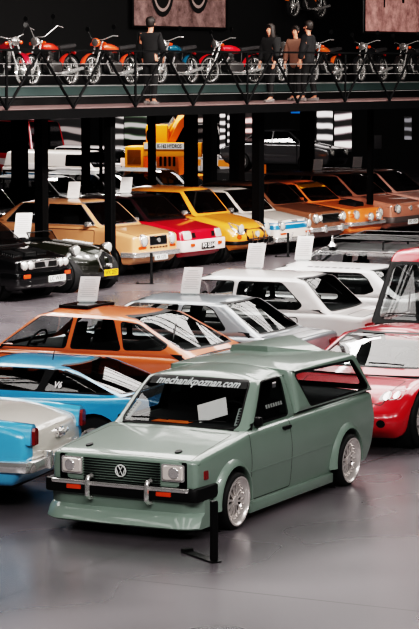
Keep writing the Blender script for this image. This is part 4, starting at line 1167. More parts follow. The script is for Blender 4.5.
def orange_rally():
    pm = paint('paint_tangerine', (222, 116, 62), .3); bk = BLACK
    c = Car('coupe', 'tangerine coupe with black bonnet scoop, spotlights and a yellow sunstrip', YB, (2.0, 0, .66), (369.5, 214), D=58.5, S=1.1)
    lower = [(-2.0, .40, .1), (-1.85, .26, .05), (1.8, .20, .05), (1.96, .26, .05), (2.0, .52, .05), (1.98, .78, .06), (1.0, .90, .12), (-1.6, .93, .15), (-2.05, .6, .15)]
    gh = [(-1.70, .88), (1.0, .86), (.38, 1.36, .12), (-.65, 1.36, .2)]
    std(c, lower, .80, gh, .75, .58, pm, (1.21, -1.21, .30, .80, 'alloy', .19), cuts=(-.25,), hood=hoodpoly(1.05, 1.92, .62, .66), doors=[(-.25, .9)], gl=GLD)
    c.pad('sunstrip', [(-.55, 1.195), (.55, 1.195), (.50, 1.31), (-.50, 1.31)], 'f', .006, mat('sunstrip_yellow', (245, 168, 30), .5), .0, .01, g=True)
    c.pad('grille', c.rect(-.62, .62, .56, .74), 'f', .010, BLACK, r=.03)
    s_ = c.pad('hood_scoop', [(1.75, -.20), (1.75, .20), (1.35, .24), (1.35, -.24)], 't', .07, BLACK, bevel=.02)
    for k in (-1, 1):
        c.round_lamp('headlight', k * .54, .65, .09)
        c.pad('indicator', c.rect(k * .70 - .06, k * .70 + .06, .60, .68), 'f', .02, AMBER)
    b = c.bumper('f', .45, .09, .07, .05, .4)
    x = c.bx['f']
    for y in (-.18, .18):
        bm = bmesh.new(); lathe(bm, [(0, -.07), (.09, -.03), (.095, .02), (.085, .035)], 16, 'x', 0, (x + .08, y, .60)); h = link_mesh('spot_light', bm, CHROME, b)
        bm = bmesh.new(); lathe(bm, [(.085, .033), (.05, .045), (0, .05)], 14, 'x', 0, (x + .08, y, .60)); link_mesh('lens', bm, LENS, h)
    c.bumper('b', .45, .09, .07, .05, .4)
    c.mirror(.72, .92, None, -1, pm); c.wipers([((-.42, .93), (.0, .95)), ((.05, .93), (.42, .95))]); c.finish(True, .1)
    return c
def pink_hatch(label, px, col, name, D, S=1.):
    pm = paint(name, col, .3, .1)
    c = Car('hatchback_car', label, YB, (1.95, 0, .66), px, D=D, S=S)
    lower = [(-1.85, .40, .1), (-1.75, .26, .05), (1.75, .22, .05), (1.90, .30, .05), (1.95, .50, .04), (1.94, .76, .05), (1.05, .91, .12), (-1.7, .93, .1), (-1.9, .6, .12)]
    gh = [(-1.75, .88), (1.08, .88), (.40, 1.39, .1), (-1.35, 1.38, .14)]
    std(c, lower, .80, gh, .75, .60, pm, (1.22, -1.22, .29, .78, 'steel', .19), cuts=(-.15,), hood=hoodpoly(1.12, 1.88, .64, .68), doors=[(-.15, .95)], gl=GLD)
    c.pad('grille', c.rect(-.66, .66, .58, .72), 'f', .010, BLACK, r=.02)
    c.pad('emblem', c.circ(0, .65, .055, 14), 'f', .02, CHROME)
    for k in (-1, 1): c.round_lamp('headlight', k * .54, .65, .085)
    c.bumper('f', .42, .13, .07, .06, .4, mat('bumper_grey', (70, 62, 60), .5)); c.bumper('b', .42, .13, .07, .06, .4, MATS['bumper_grey'])
    c.plate('f', 0, .36, 'PO 1974', WHITEP, .44, .1)
    c.mirror(.78, .92, None, -1); c.wipers([((-.42, .95), (.0, .97)), ((.05, .95), (.42, .97))]); c.finish(True, .1)
    return c
paint('paint_dimblack', (7, 7, 8), .55, 0, .08)
cars['black'] = black_hatch(); cars['roadster'] = old_roadster(); cars['beige'] = beige_hatch(); cars['redsmall'] = red_small()
cars['yellow'] = yellow_saloon(); cars['stripe'] = striped_saloon(); cars['brown'] = brown_saloon(); cars['tang'] = orange_rally()
cars['pink'] = pink_hatch('salmon copper hatchback with black grille, right of the tangerine coupe', (411, 209), (168, 112, 94), 'paint_salmon', 60.2, 1.17)
cars['pale'] = pink_hatch('pale rose hatchback mostly cut off, standing behind the salmon copper hatchback', (449, 193), (190, 142, 130), 'paint_rose', 61.9, 1.17)

for k_ in ('black', 'roadster', 'beige', 'redsmall', 'yellow', 'stripe', 'brown', 'tang', 'pink', 'pale'): cars[k_].root['group'] = 'cars in the row under the walkway edge'

# ------------------------------------------------------------------ the raised walkway over the back row
RAILM = mat('rail_black', (5, 5, 6), .7, spec=.15)
ZD = 3.50                                           # walkway floor
PA, PB = Vector((-5.2, 42.6)), Vector((8.2, 62.6))  # its front edge
UD = (PB - PA).normalized(); LW = (PB - PA).length
ND = Vector((-UD.y, UD.x))                          # into the hall, away from the edge
YW = math.atan2(UD.y, UD.x)
MW = Matrix.Translation((PA.x, PA.y, 0)) @ Matrix.Rotation(YW, 4, 'Z')   # walkway axes: x along the edge, y behind it, z up
def along(px):                                      # how far along the front edge a pixel column falls
    k = (px - CX) / F
    return (PA.x - k * PA.y) / (k * UD.y - UD.x)
def wpos(s, d, z=0): return (MW @ Vector((s, d, z)))
def along_d(px, d):                                 # same on a line d behind the edge
    k = (px - CX) / F; Q = PA + ND * d
    return (Q.x - k * Q.y) / (k * UD.y - UD.x)
def wobj(name, bm, m, parent=None, sm=None): return link_mesh(name, bm, m, parent, sm, None if parent else MW)
DECKM = mat('deck_board', (104, 84, 82), .6, bump=.1)
PLATM = mat('plinth_teal', (44, 58, 57), .5)
DEPTH = 8.0
bm = bmesh.new(); box(bm, (-2, 0, ZD - .16), (LW + 2, DEPTH, ZD)); struct(wobj('floor_walkway', bm, DECKM))
t = thing('walkway_railing', 'black steel truss railing with diagonal bars along the raised walkway edge', 'railing', MW.translation, YW)
def wtube(name, pts, r, n=6, m=RAILM, sq=False):
    bm = bmesh.new(); tube(bm, pts, r, n); return link_mesh(name, bm, m, t, 40)
bm = bmesh.new(); box(bm, (-2, -.12, ZD - .20), (LW + 2, .02, ZD - .02)); link_mesh('bottom_chord', bm, RAILM, t, None)
bm = bmesh.new(); box(bm, (-2, -.10, ZD + 1.075), (LW + 2, -.03, ZD + 1.115)); link_mesh('top_chord', bm, RAILM, t, None)
mod = 2.05; x = -1.6; k = 0
while x < LW + 1.5:
    wtube('diagonal', [(x, -.06, ZD), (x + mod / 2, -.06, ZD + 1.08)], .028, 6)
    wtube('diagonal', [(x + mod / 2, -.06, ZD + 1.08), (x + mod, -.06, ZD)], .028, 6)
    if k % 2 == 0: wtube('post', [(x, -.06, ZD), (x, -.06, ZD + 1.08)], .03, 6)
    x += mod; k += 1
for z in (.22, .42, .62, .84): wtube('cable', [(-2, -.06, ZD + z), (LW + 2, -.06, ZD + z)], .007, 4, STEEL)
# plinth for the motorcycles
t = thing('display_plinth', 'long low teal edged plinth on the walkway, motorcycles stand on it', 'plinth', MW.translation, YW)
bm = bmesh.new(); box(bm, (-2, 2.35, ZD), (LW + 2, 6.3, ZD + .20)); link_mesh('recess', bm, BLACK, t, None)
bm = bmesh.new(); box(bm, (-2, 2.2, ZD + .20), (LW + 2, 6.4, ZD + .37)); link_mesh('slab', bm, PLATM, t, None)
bm = bmesh.new(); box(bm, (-2, DEPTH - .1, ZD), (LW + 2, DEPTH, ZD + 5)); struct(wobj('wall_walkway', bm, WALLM))
# columns
COLM = mat('column_black', (5, 5, 6), .6, spec=.2); COLG = mat('column_grey', (78, 78, 80), .5)
n_col = 0
def column(px, d, w, m=COLM, lab=None, base=True):
    p = Vector(((px - CX) * d / F, d, 0))
    t = thing('support_column', lab, 'column', (p.x, p.y, 0), YW, 'columns under the walkway')
    bm = bmesh.new(); hw = w / 2
    for lo, hi in (((-hw, -hw, 0), (hw, -hw + .03, 1)), ((-hw, hw - .03, 0), (hw, hw, 1)), ((-.02, -hw, 0), (.02, hw, 1))):   # an I section with closing plates
        box(bm, (lo[0], lo[1], 0), (hi[0], hi[1], ZD - .16))
    box(bm, (-hw * .96, -hw * .96, 0), (hw * .96, hw * .96, ZD - .17))
    link_mesh('shaft', bm, m, t, None)
    bm = bmesh.new(); box(bm, (-hw - .03, -hw - .03, 0), (hw + .03, hw + .03, .03)); link_mesh('base_plate', bm, m, t, None)
for px, d, w, m, lab in ((41.5, 48.9, .20, COLM, 'black column rising behind the black hatchback and vintage roadster'), (110, 48.0, .16, COLM, 'black column beside the peach beige hatchback windscreen'),
        (258, 54.17, .20, COLM, 'black column between the yellow and striped cars'), (370, 59.615, .12, COLM, 'black column before the salmon copper hatchback'),
        (20, 59, .30, COLM, 'black rear column at the far left of the hall'), (101, 59, .06, COLM, 'thin dark pole beside the black column, hung with a small lamp'), (86, 60, .16, COLM, 'dark rear column left of the thin pole'),
        (152, 62, .15, COLM, 'dark rear column left of the orange crane truck'), (191, 62, .26, COLM, 'wide dark rear column right of the crane truck'),
        (210, 65, .28, COLG, 'grey rear column left of the lit car pictures'), (237, 65, .30, COLG, 'grey rear column right of the lit car pictures'), (307, 67, .3, COLM, 'dark rear column left of the large lit picture')):
    column(px, d, w, m, lab)

# ------------------------------------------------------------------ motorcycles
def motorcycle(label, pos, yaw, tank, hi=False, z=0, lean=.12, lamp=None, bars='low', plinth='plinth', name='motorcycle'):
    t = thing(name, label, 'motorcycle', pos, yaw, 'motorcycles shown on the upper level')
    t.rotation_euler = (lean, 0, yaw)
    tm = paint('moto_' + '_'.join(map(str, tank)), tank, .25)
    r, wb = .33, 1.42; xf, xr = wb / 2, -wb / 2
    for x in (xf, xr):
        bm = bmesh.new(); rr = r - .05
        lathe(bm, [(rr, -.04), (r - .015, -.05), (r, -.02), (r, .02), (r - .015, .05), (rr, .04), (rr - .01, 0), (rr, -.04)], 28, 'y', 0, open0=2)
        w = link_mesh('wheel', bm, RUBBER, t, 40, Matrix.Translation((x, 0, r)))
        bm = bmesh.new(); lathe(bm, [(rr + .012, -.036), (rr - .022, -.025), (rr - .022, .025), (rr + .012, .036)], 28, 'y', open0=2)
        for k in range(18):
            a = k * PI / 9; s_ = 1 if k % 2 else -1
            tube(bm, [(.03 * math.cos(a + .9 * s_), .03 * s_, .03 * math.sin(a + .9 * s_)), (rr * math.cos(a) * .97, 0, rr * math.sin(a) * .97)], .004, 4)
        lathe(bm, [(.07, -.05), (.09, -.03), (.09, .03), (.07, .05), (0, .05)], 14, 'y'); link_mesh('rim', bm, CHROME, w, 40)
        bm = bmesh.new(); rings = []                      # mudguard
        for j in range(11):
            a = R((20 if x > 0 else 10) + (130 if x > 0 else 150) * j / 10)
            rings.append([bm.verts.new((x + (r + .04 - .02 * abs(q)) * math.cos(a), q * .065, r + (r + .04 - .02 * abs(q)) * math.sin(a))) for q in (-1, -.6, 0, .6, 1)])
        for A, B in zip(rings, rings[1:]):
            for q in range(4): bm.faces.new((A[q], A[q + 1], B[q + 1], B[q]))
        link_mesh('mudguard', bm, CHROME if sum(tank) % 2 else tm, t, 50)
    hx, hz = xf - .36, .93
    bm = bmesh.new()
    for k in (-1, 1): tube(bm, [(xf, k * .085, r), (hx + .02, k * .085, hz + .02)], .022, 8)
    link_mesh('fork', bm, CHROME, t, 40)
    bm = bmesh.new()
    for P in ([(hx, 0, hz - .05), (-.35, 0, .76), (-.62, 0, .74)], [(hx, 0, hz - .12), (.26, 0, .30), (-.28, 0, .28), (xr, 0, r)], [(-.35, 0, .76), (-.28, 0, .28)], [(-.55, .1, .74), (xr, .1, r)], [(-.55, -.1, .74), (xr, -.1, r)]): tube(bm, P, .020, 6)
    link_mesh('frame', bm, METALB, t, 40)
    bm = bmesh.new(); rings = []
    for j in range(9):                                   # teardrop tank
        u = j / 8; x = .30 - .58 * u; w_ = .13 * math.sin(PI * min(1, .12 + u * .8)) ** .6; h = .12 * math.sin(PI * (.10 + .80 * u)) ** .6
        rings.append([bm.verts.new((x, w_ * math.cos(a), .82 - .06 * u + h * math.sin(a) * (1 if math.sin(a) > 0 else .7))) for a in [q * 2 * PI / 12 for q in range(12)]])
    for A, B in zip(rings, rings[1:]):
        for q in range(12): bm.faces.new((A[q], A[(q + 1) % 12], B[(q + 1) % 12], B[q]))
    bm.faces.new(rings[0]); bm.faces.new(rings[-1]); bmesh.ops.recalc_face_normals(bm, faces=list(bm.faces)); link_mesh('fuel_tank', bm, tm, t, 60)
    bm = bevbox((-.85, -.12, .76), (-.24, .12, .85), .035)
    for v in bm.verts:
        if v.co.x < -.6: v.co.z += .05
    link_mesh('seat', bm, SEAT, t)
    bm = bmesh.new()                                     # finned engine with crankcase
    lathe(bm, [(0, -.14), (.15, -.13), (.17, -.08), (.17, .08), (.15, .13), (0, .14)], 16, 'y', 0, (0, 0, .38))
    lathe(bm, [(0, -.11), (.11, -.11), (.11, .11), (0, .11)], 14, 'y', 0, (-.20, 0, .40))
    for k in range(7): box(bm, (-.02, -.10, .50 + k * .03), (.17, .10, .512 + k * .03))
    box(bm, (.02, -.07, .48), (.13, .07, .73)); link_mesh('engine', bm, mat('engine_metal', (92, 90, 90), .3, .8), t, 40)
    for k in (-1, 1):
        bm = bmesh.new(); tube(bm, [(.14, k * .08, .62), (.28, k * .12, .48), (.20, k * .15, .26), (-.2, k * .16, .25)], .022, 8); tube(bm, [(-.2, k * .16, .25), (-.35, k * .17, .27), (-.95, k * .17, .36)], .042, 8)
        link_mesh('exhaust', bm, CHROME, t, 40)
    bm = bmesh.new()
    if bars == 'high': tube(bm, [(hx - .36, -.38, hz + .28), (hx - .2, -.36, hz + .32), (hx - .02, -.14, hz + .10), (hx - .02, .14, hz + .10), (hx - .2, .36, hz + .32), (hx - .36, .38, hz + .28)], .013, 6)
    else: tube(bm, [(hx - .18, -.37, hz + .12), (hx - .08, -.30, hz + .13), (hx, -.1, hz + .06), (hx, .1, hz + .06), (hx - .08, .30, hz + .13), (hx - .18, .37, hz + .12)], .013, 6)
    hb = link_mesh('handlebar', bm, CHROME, t, 40)
    for k in (-1, 1):
        bm = bmesh.new(); z0 = hz + (.32 if bars == 'high' else .13)
        tube(bm, [(hx - .1, k * .30, z0), (hx - .06, k * .36, z0 + .16)], .007, 5); lathe(bm, [(.055, -.01), (.055, .01), (0, .012)], 12, 'x', 0, (hx - .06, k * .36, z0 + .19)); link_mesh('mirror', bm, METALB, hb)
    bm = bmesh.new(); lathe(bm, [(0, -.10), (.06, -.09), (.095, -.02), (.10, .03), (.09, .045)], 18, 'x', 0, (hx + .14, 0, hz)); h = link_mesh('headlight', bm, lamp or CHROME, t, 50)
    bm = bmesh.new(); lathe(bm, [(.09, .044), (.05, .06), (0, .065)], 16, 'x', 0, (hx + .14, 0, hz)); link_mesh('lens', bm, mat('moto_lens', (110, 106, 104), .15, .5, 1.), h)
    for k in (-1, 1):
        bm = bmesh.new(); lathe(bm, [(0, -.04), (.035, -.02), (.035, .03), (0, .04)], 10, 'x', 0, (hx + .06, k * .17, hz - .03)); link_mesh('indicator', bm, AMBER, t)
    bm = bmesh.new(); tube(bm, [(xr - .15, 0, .74), (xr - .22, 0, .70)], .045, 8); link_mesh('tail_light', bm, REDL, t)
    bm = bmesh.new(); tube(bm, [(.02, .12, .30), (-.05, .28, .0 + .015)], .013, 5); link_mesh('side_stand', bm, METALB, t)
    return t
OL = mat('orange_shell', (232, 92, 40), .3, 0, 1)
ZP = ZD + .37
def moto_at(px, d, yaw_deg, label, tank, **kw):
    s_ = along_d(px, d); p = wpos(s_, d, ZP)
    return motorcycle(label, (p.x, p.y, ZP + .012), R(yaw_deg), tank, lean=.06, **kw)
motos = [
    (8, 3.6, -58, 'dark raspberry motorcycle at the left end of the plinth', (150, 30, 48), {}),
    (52, 3.4, -122, 'red tanked motorcycle with high handlebars, left part of the plinth', (206, 58, 40), {'bars': 'high'}),
    (112, 3.4, -124, 'motorcycle with coral orange tank and headlight shell, behind the walkway railing', (222, 84, 52), {'lamp': OL}),
    (176, 3.3, -120, 'black and teal motorcycle standing right of the man in black', (24, 84, 104), {}),
    (232, 3.3, -138, 'red and chrome motorcycle with large fairing pieces, left of the woman', (196, 26, 40), {}),
    (296, 4.0, -125, 'dark motorcycle partly hidden behind the standing visitors', (70, 34, 26), {}),
    (325, 3.4, -118, 'orange motorcycle right of the standing visitors', (196, 92, 40), {}),
    (371, 3.4, -118, 'black motorcycle with bright engine under the right picture', (30, 30, 32), {}),
    (411, 3.4, -118, 'dark motorcycle at the right end of the plinth', (44, 40, 40), {}),
]
for px, d, y, lab, tk, kw in motos: moto_at(px, d, y, lab, tk, **kw)

# ------------------------------------------------------------------ people on the walkway
SKIN = mat('skin', (178, 122, 100), .55); CLOTHB = mat('cloth_black', (7, 7, 8), .9); CLOTHD = mat('cloth_dark', (14, 13, 15), .9); HAIRB = mat('hair_dark', (24, 16, 12), .6)
SHOE = mat('shoe_pale', (96, 88, 86), .6); CLOTHT = mat('cloth_tan', (104, 74, 62), .85)
def skin_obj(name, joints, edges, m, parent, root=0, sub=2):
    me = bpy.data.meshes.new(name); me.from_pydata([j[:3] for j in joints], edges, []); me.materials.append(m)
    o = bpy.data.objects.new(name, me); C.objects.link(o); o.parent = parent
    sk = o.modifiers.new('skin', 'SKIN'); sk.use_smooth_shade = True
    for i, j in enumerate(joints):
        v = me.skin_vertices[0].data[i]; v.radius = (j[3], j[4] if len(j) > 4 else j[3]); v.use_root = i == root
    su = o.modifiers.new('sub', 'SUBSURF'); su.levels = su.render_levels = sub
    return o
def person(label, pos, yaw, h=1.74, top=CLOTHB, legs=CLOTHB, hair=HAIRB, longhair=False, stride=.10, arm=(.0, .0), skin=SKIN, shoe=SHOE):
    t = thing('person', label, 'person', pos, yaw, 'visitors on the walkway'); k = h / 1.75
    t.scale = (k, k, k)
    # faces +x.  pelvis, spine, neck, head
    J = [(0, 0, .95, .12, .15), (0, 0, 1.12, .105, .135), (0, 0, 1.32, .115, .16), (0, 0, 1.45, .06), (.01, 0, 1.53, .055), (.025, 0, 1.60, .085, .075), (.02, 0, 1.70, .088, .075)]
    E_ = [(i, i + 1) for i in range(6)]
    arms, legsj = [], []
    for s_ in (-1, 1):
        n = len(J); a = arm[0 if s_ < 0 else 1]
        el = (.03 + .10 * a, s_ * .235, 1.12); wr = (.10 + .26 * a, s_ * (.225 - .06 * a), .90 + .20 * a)
        J += [(0, s_ * .17, 1.41, .062), (*el, .045), (*wr, .032)]; E_ += [(2, n), (n, n + 1), (n + 1, n + 2)]
        wv, dv = Vector(wr), (Vector(wr) - Vector(el)).normalized()
        m0 = len(J); pc = wv + dv * .07; J.append((*pc, .030, .018)); E_.append((n + 2, m0))
        for q in range(4):                                # fingers, then the thumb from the side of the palm
            b = pc + Vector((-.028 + .019 * q, 0, -.008)); tip = b + dv * (.065 + .012 * (q in (1, 2))) + Vector((0, -s_ * .018, 0))
            J += [(*b, .009), (*tip, .007)]; E_ += [(m0, len(J) - 2), (len(J) - 2, len(J) - 1)]
        th = wv + dv * .035 + Vector((.04, 0, 0)); J += [(*th, .010), (*(th + dv * .045 + Vector((.012, 0, 0))), .008)]; E_ += [(m0, len(J) - 2), (len(J) - 2, len(J) - 1)]
        n = len(J); f = s_ * stride
        J += [(0, s_ * .09, .90, .09), (f * .5 + .015, s_ * .095, .50, .06), (f - .02, s_ * .10, .09, .042), (f + .12, s_ * .11, .035, .035)]; E_ += [(0, n), (n, n + 1), (n + 1, n + 2), (n + 2, n + 3)]
        arms.append([(0, s_ * .175, 1.40, .10), (*el, .082), (wr[0] * .95 + el[0] * .05, wr[1], wr[2] + .02, .062)])
        legsj.append([(0, s_ * .09, .90, .108), (f * .5 + .015, s_ * .095, .50, .078), (f - .02, s_ * .10, .10, .066)])
    body = skin_obj('body', J, E_, skin, t, 0, 1)
    # face
    bm = bmesh.new()
    lathe(bm, [(0, .0), (.016, .012), (.012, .03), (0, .05)], 8, 'z', 0, (.118, 0, 1.60)); link_mesh('nose', bm, skin, body, 60)
    for s_ in (-1, 1):
        bm = bmesh.new(); lathe(bm, [(0, -.012), (.011, 0), (0, .012)], 8, 'x', 0, (.098, s_ * .032, 1.655)); link_mesh('eye', bm, INK, body)
        bm = bmesh.new(); lathe(bm, [(0, -.03), (.014, -.01), (.012, .02), (0, .03)], 8, 'z', 0, (.01, s_ * .082, 1.635)); link_mesh('ear', bm, skin, body, 60)
    bm = bmesh.new(); box(bm, (.094, -.026, 1.555), (.104, .026, 1.566)); link_mesh('mouth', bm, mat('lips', (140, 70, 64), .5), body, None)
    # clothes
    TJ = [(0, 0, .74, .13, .17), (0, 0, 1.08, .135, .165), (0, 0, 1.32, .14, .18), (0, 0, 1.44, .085, .09)]; TE = [(0, 1), (1, 2), (2, 3)]
    for a in arms: n = len(TJ); TJ += a; TE += [(2, n), (n, n + 1), (n + 1, n + 2)]
    skin_obj('jacket', TJ, TE, top, t, 0, 2)
    TJ = [(0, 0, 1.06, .115, .15), (0, 0, .93, .125, .16)]; TE = [(0, 1)]
    for a in legsj: n = len(TJ); TJ += a; TE += [(1, n), (n, n + 1), (n + 1, n + 2)]
    skin_obj('trousers', TJ, TE, legs, t, 0, 2)
    for s_ in (-1, 1):
        f = s_ * stride; bm = bevbox((f - .10, s_ * .11 - .048, 0), (f + .19, s_ * .11 + .048, .085), .03)
        for v in bm.verts:
            if v.co.x > f + .05: v.co.z *= .7
        link_mesh('shoe', bm, shoe, t)
    bm = bmesh.new(); bmesh.ops.create_uvsphere(bm, u_segments=16, v_segments=12, radius=1)
    for v in bm.verts:
        x, y, z = v.co
        v.co = Vector((-.005 + x * .112, y * .098, 1.70 + z * .095))
        if x > .45 and z < .45: v.co.x = .055
        if z < -.3 and x < .3: v.co.z -= .05
    if longhair:
        for v in bm.verts:
            if v.co.x < .05 and v.co.z < 1.70: v.co.z -= .20; v.co.y *= 1.25; v.co.x -= .015
            elif v.co.x < .075 and v.co.z < 1.69: v.co.z -= .12; v.co.y *= 1.2
    link_mesh('hair', bm, hair, t, 70)
    return t
def person_at(px, d, yaw_deg, label, **kw):
    s_ = along_d(px, d); p = wpos(s_, d); return person(label, (p.x, p.y, ZD), R(yaw_deg), **kw)
person_at(151, .75, 70, 'person in black seen from behind, standing at the walkway railing', h=1.78, arm=(.3, .1), stride=.08, shoe=SHOE)
person_at(270, .55, -135, 'person with long dark hair in a black coat, looking aside at the railing', h=1.70, longhair=True, stride=.12)
person_at(295, 1.5, -120, 'person in a tan top standing behind the other two visitors', h=1.70, top=CLOTHT, legs=CLOTHD, stride=.05)
person_at(308, .8, 150, 'person in a dark hooded top standing right of the long haired visitor', h=1.80, top=CLOTHD, stride=.1)

# ------------------------------------------------------------------ pictures and hanging motorcycles above the walkway
def picture(name, label, corners, m, frame=.04, cat='picture'):
    """flat framed panel: corners bottom left, bottom right, top right, top left (points of the hall)"""
    bl, br, tr, tl = corners; u = (br - bl); v = (tl - bl); nrm = u.cross(v).normalized()
    t = thing(name, label, cat, bl, 0, 'large pictures of motorcycles' if name == 'picture_panel' else 'lit pictures in the far bay'); bm = bmesh.new()
    P = [Vector((0, 0, 0)), u, u + v, v]
    for P_, off in ((P, 0), (P, -.05)): pass
    A = [bm.verts.new(p) for p in P]; bm.faces.new(A); bmesh.ops.recalc_face_normals(bm, faces=list(bm.faces))
    pan = link_mesh('panel', bm, m, t, None)
    bm = bmesh.new()
    for a, b in zip(P, P[1:] + P[:1]): tube(bm, [a, b], frame, 4)
    link_mesh('frame', bm, METALB, t, None)
    return t
def pic_mat(name, ca, cb, cc, emit, scale=2.2, seed=0.):
    m, n, l, b = new_mat(name)
    tc = n.new('ShaderNodeTexCoord'); mp = n.new('ShaderNodeMapping'); mp.inputs['Location'].default_value = (seed, seed * .7, seed * .3); l.new(tc.outputs['Object'], mp.inputs[0])
    wv = n.new('ShaderNodeTexWave'); wv.inputs['Scale'].default_value = scale * .5; wv.inputs['Distortion'].default_value = 4.5; wv.inputs['Detail'].default_value = 2; wv.inputs['Detail Scale'].default_value = .8; wv.bands_direction = 'Z'; l.new(mp.outputs[0], wv.inputs['Vector'])
    r = n.new('ShaderNodeValToRGB'); e = r.color_ramp.elements; e[0].color = srgb(ca); e[1].color = srgb(cc); e[0].position = .25; e[1].position = .85; x = e.new(.55); x.color = srgb(cb)
    l.new(wv.outputs['Fac'], r.inputs[0]); l.new(r.outputs[0], b.inputs['Base Color']); l.new(r.outputs[0], b.inputs['Emission Color']); b.inputs['Emission Strength'].default_value = emit
    return m
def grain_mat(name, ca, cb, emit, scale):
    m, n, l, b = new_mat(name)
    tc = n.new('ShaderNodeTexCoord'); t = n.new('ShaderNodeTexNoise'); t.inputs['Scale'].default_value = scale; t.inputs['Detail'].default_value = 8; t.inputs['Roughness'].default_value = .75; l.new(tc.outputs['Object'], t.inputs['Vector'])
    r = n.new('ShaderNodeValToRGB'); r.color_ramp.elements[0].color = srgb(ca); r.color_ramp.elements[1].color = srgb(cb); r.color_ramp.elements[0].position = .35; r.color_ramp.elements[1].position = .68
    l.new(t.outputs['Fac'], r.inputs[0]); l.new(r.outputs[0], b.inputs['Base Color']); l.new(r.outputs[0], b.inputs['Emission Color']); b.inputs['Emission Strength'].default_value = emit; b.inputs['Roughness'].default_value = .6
    return m
def wallquad(x0, x1, y0, y1, d):                     # a rectangle on the walkway's rear wall covering those pixel columns/rows at its left edge
    s0, s1 = along_d(x0, d), along_d(x1, d); p = wpos(s0, d); q = wpos(s1, d); pm_ = (p + q) / 2
    zb = wd(0, y1, pm_.y).z; zt = wd(0, y0, pm_.y).z
    return [Vector((p.x, p.y, zb)), Vector((q.x, q.y, zb)), Vector((q.x, q.y, zt)), Vector((p.x, p.y, zt))]
def tyre_print(parent, c, u, r, sx=1.):              # printed wheel, part of the picture
    bm = bmesh.new(); n = 24
    def ring(r0, r1, mi, off):
        A = [bm.verts.new(c + u * (r0 * sx * math.cos(a)) + Vector((0, 0, r0 * math.sin(a))) + off) for a in [k * 2 * PI / n for k in range(n)]]
        B = [bm.verts.new(c + u * (r1 * sx * math.cos(a)) + Vector((0, 0, r1 * math.sin(a))) + off) for a in [k * 2 * PI / n for k in range(n)]]
        for k in range(n):
            f = bm.faces.new((A[k], A[(k + 1) % n], B[(k + 1) % n], B[k])); f.material_index = mi
    off = Vector((UD.y, -UD.x, 0)) * .03
    ring(r, r * .80, 0, off); ring(r * .80, r * .68, 1, off * 1.1); ring(r * .68, r * .15, 0, off * 1.05); ring(r * .3, r * .2, 1, off * 1.2)
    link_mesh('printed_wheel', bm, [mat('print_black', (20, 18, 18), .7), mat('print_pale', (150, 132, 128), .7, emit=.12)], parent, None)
PD = DEPTH - .25
q = wallquad(133, 226, -32, 28, PD); pw = picture('picture_panel', 'wide rosy grey picture of two motorcycle wheels, on the walkway wall', q, grain_mat('pic_gravel', (70, 54, 52), (150, 122, 118), .22, 3.0))
uu = Vector((UD.x, UD.y, 0))
L_ = (q[1] - q[0]).length
tyre_print(pw, uu * L_ * .30 + Vector((0, 0, .95)), uu, .68, .75); tyre_print(pw, uu * L_ * .68 + Vector((0, 0, 1.05)), uu, .66, .75)
q = wallquad(363, 425, -30, 33, PD); pw = picture('picture_panel', 'rosy picture of thin dark legs and shadows, high on the right', q, grain_mat('pic_rose', (120, 84, 80), (214, 164, 156), .42, 2.4))
L_ = (q[1] - q[0]).length
bm = bmesh.new(); off = Vector((UD.y, -UD.x, 0)) * .03
for f_, z0, w_ in ((.30, .75, .035), (.40, 1.05, .03), (.52, 1.0, .05), (.60, .9, .06), (.70, 1.1, .03)):
    c0 = uu * L_ * f_ + off
    bm.faces.new([bm.verts.new(c0 + uu * a * L_ * .5 + Vector((0, 0, z))) for a, z in ((-w_ * .6, z0), (w_ * .6, z0), (w_, 2.4), (-w_, 2.4))])
o = link_mesh('printed_legs', bm, mat('print_black', (20, 18, 18), .7), pw, None); o['kind'] = 'stuff'
# a motorcycle hung on the wall, only its lower edge in the frame
for px, zz, lab in ((306, 5.62, 'motorcycle hung high on the wall, warm light on its chrome'),):
    s_ = along_d(px, DEPTH - .9); p = wpos(s_, DEPTH - .9)
    motorcycle(lab, (p.x, p.y, zz), YW + PI, (190, 110, 50) if px > 200 else (120, 60, 50), lean=0.)

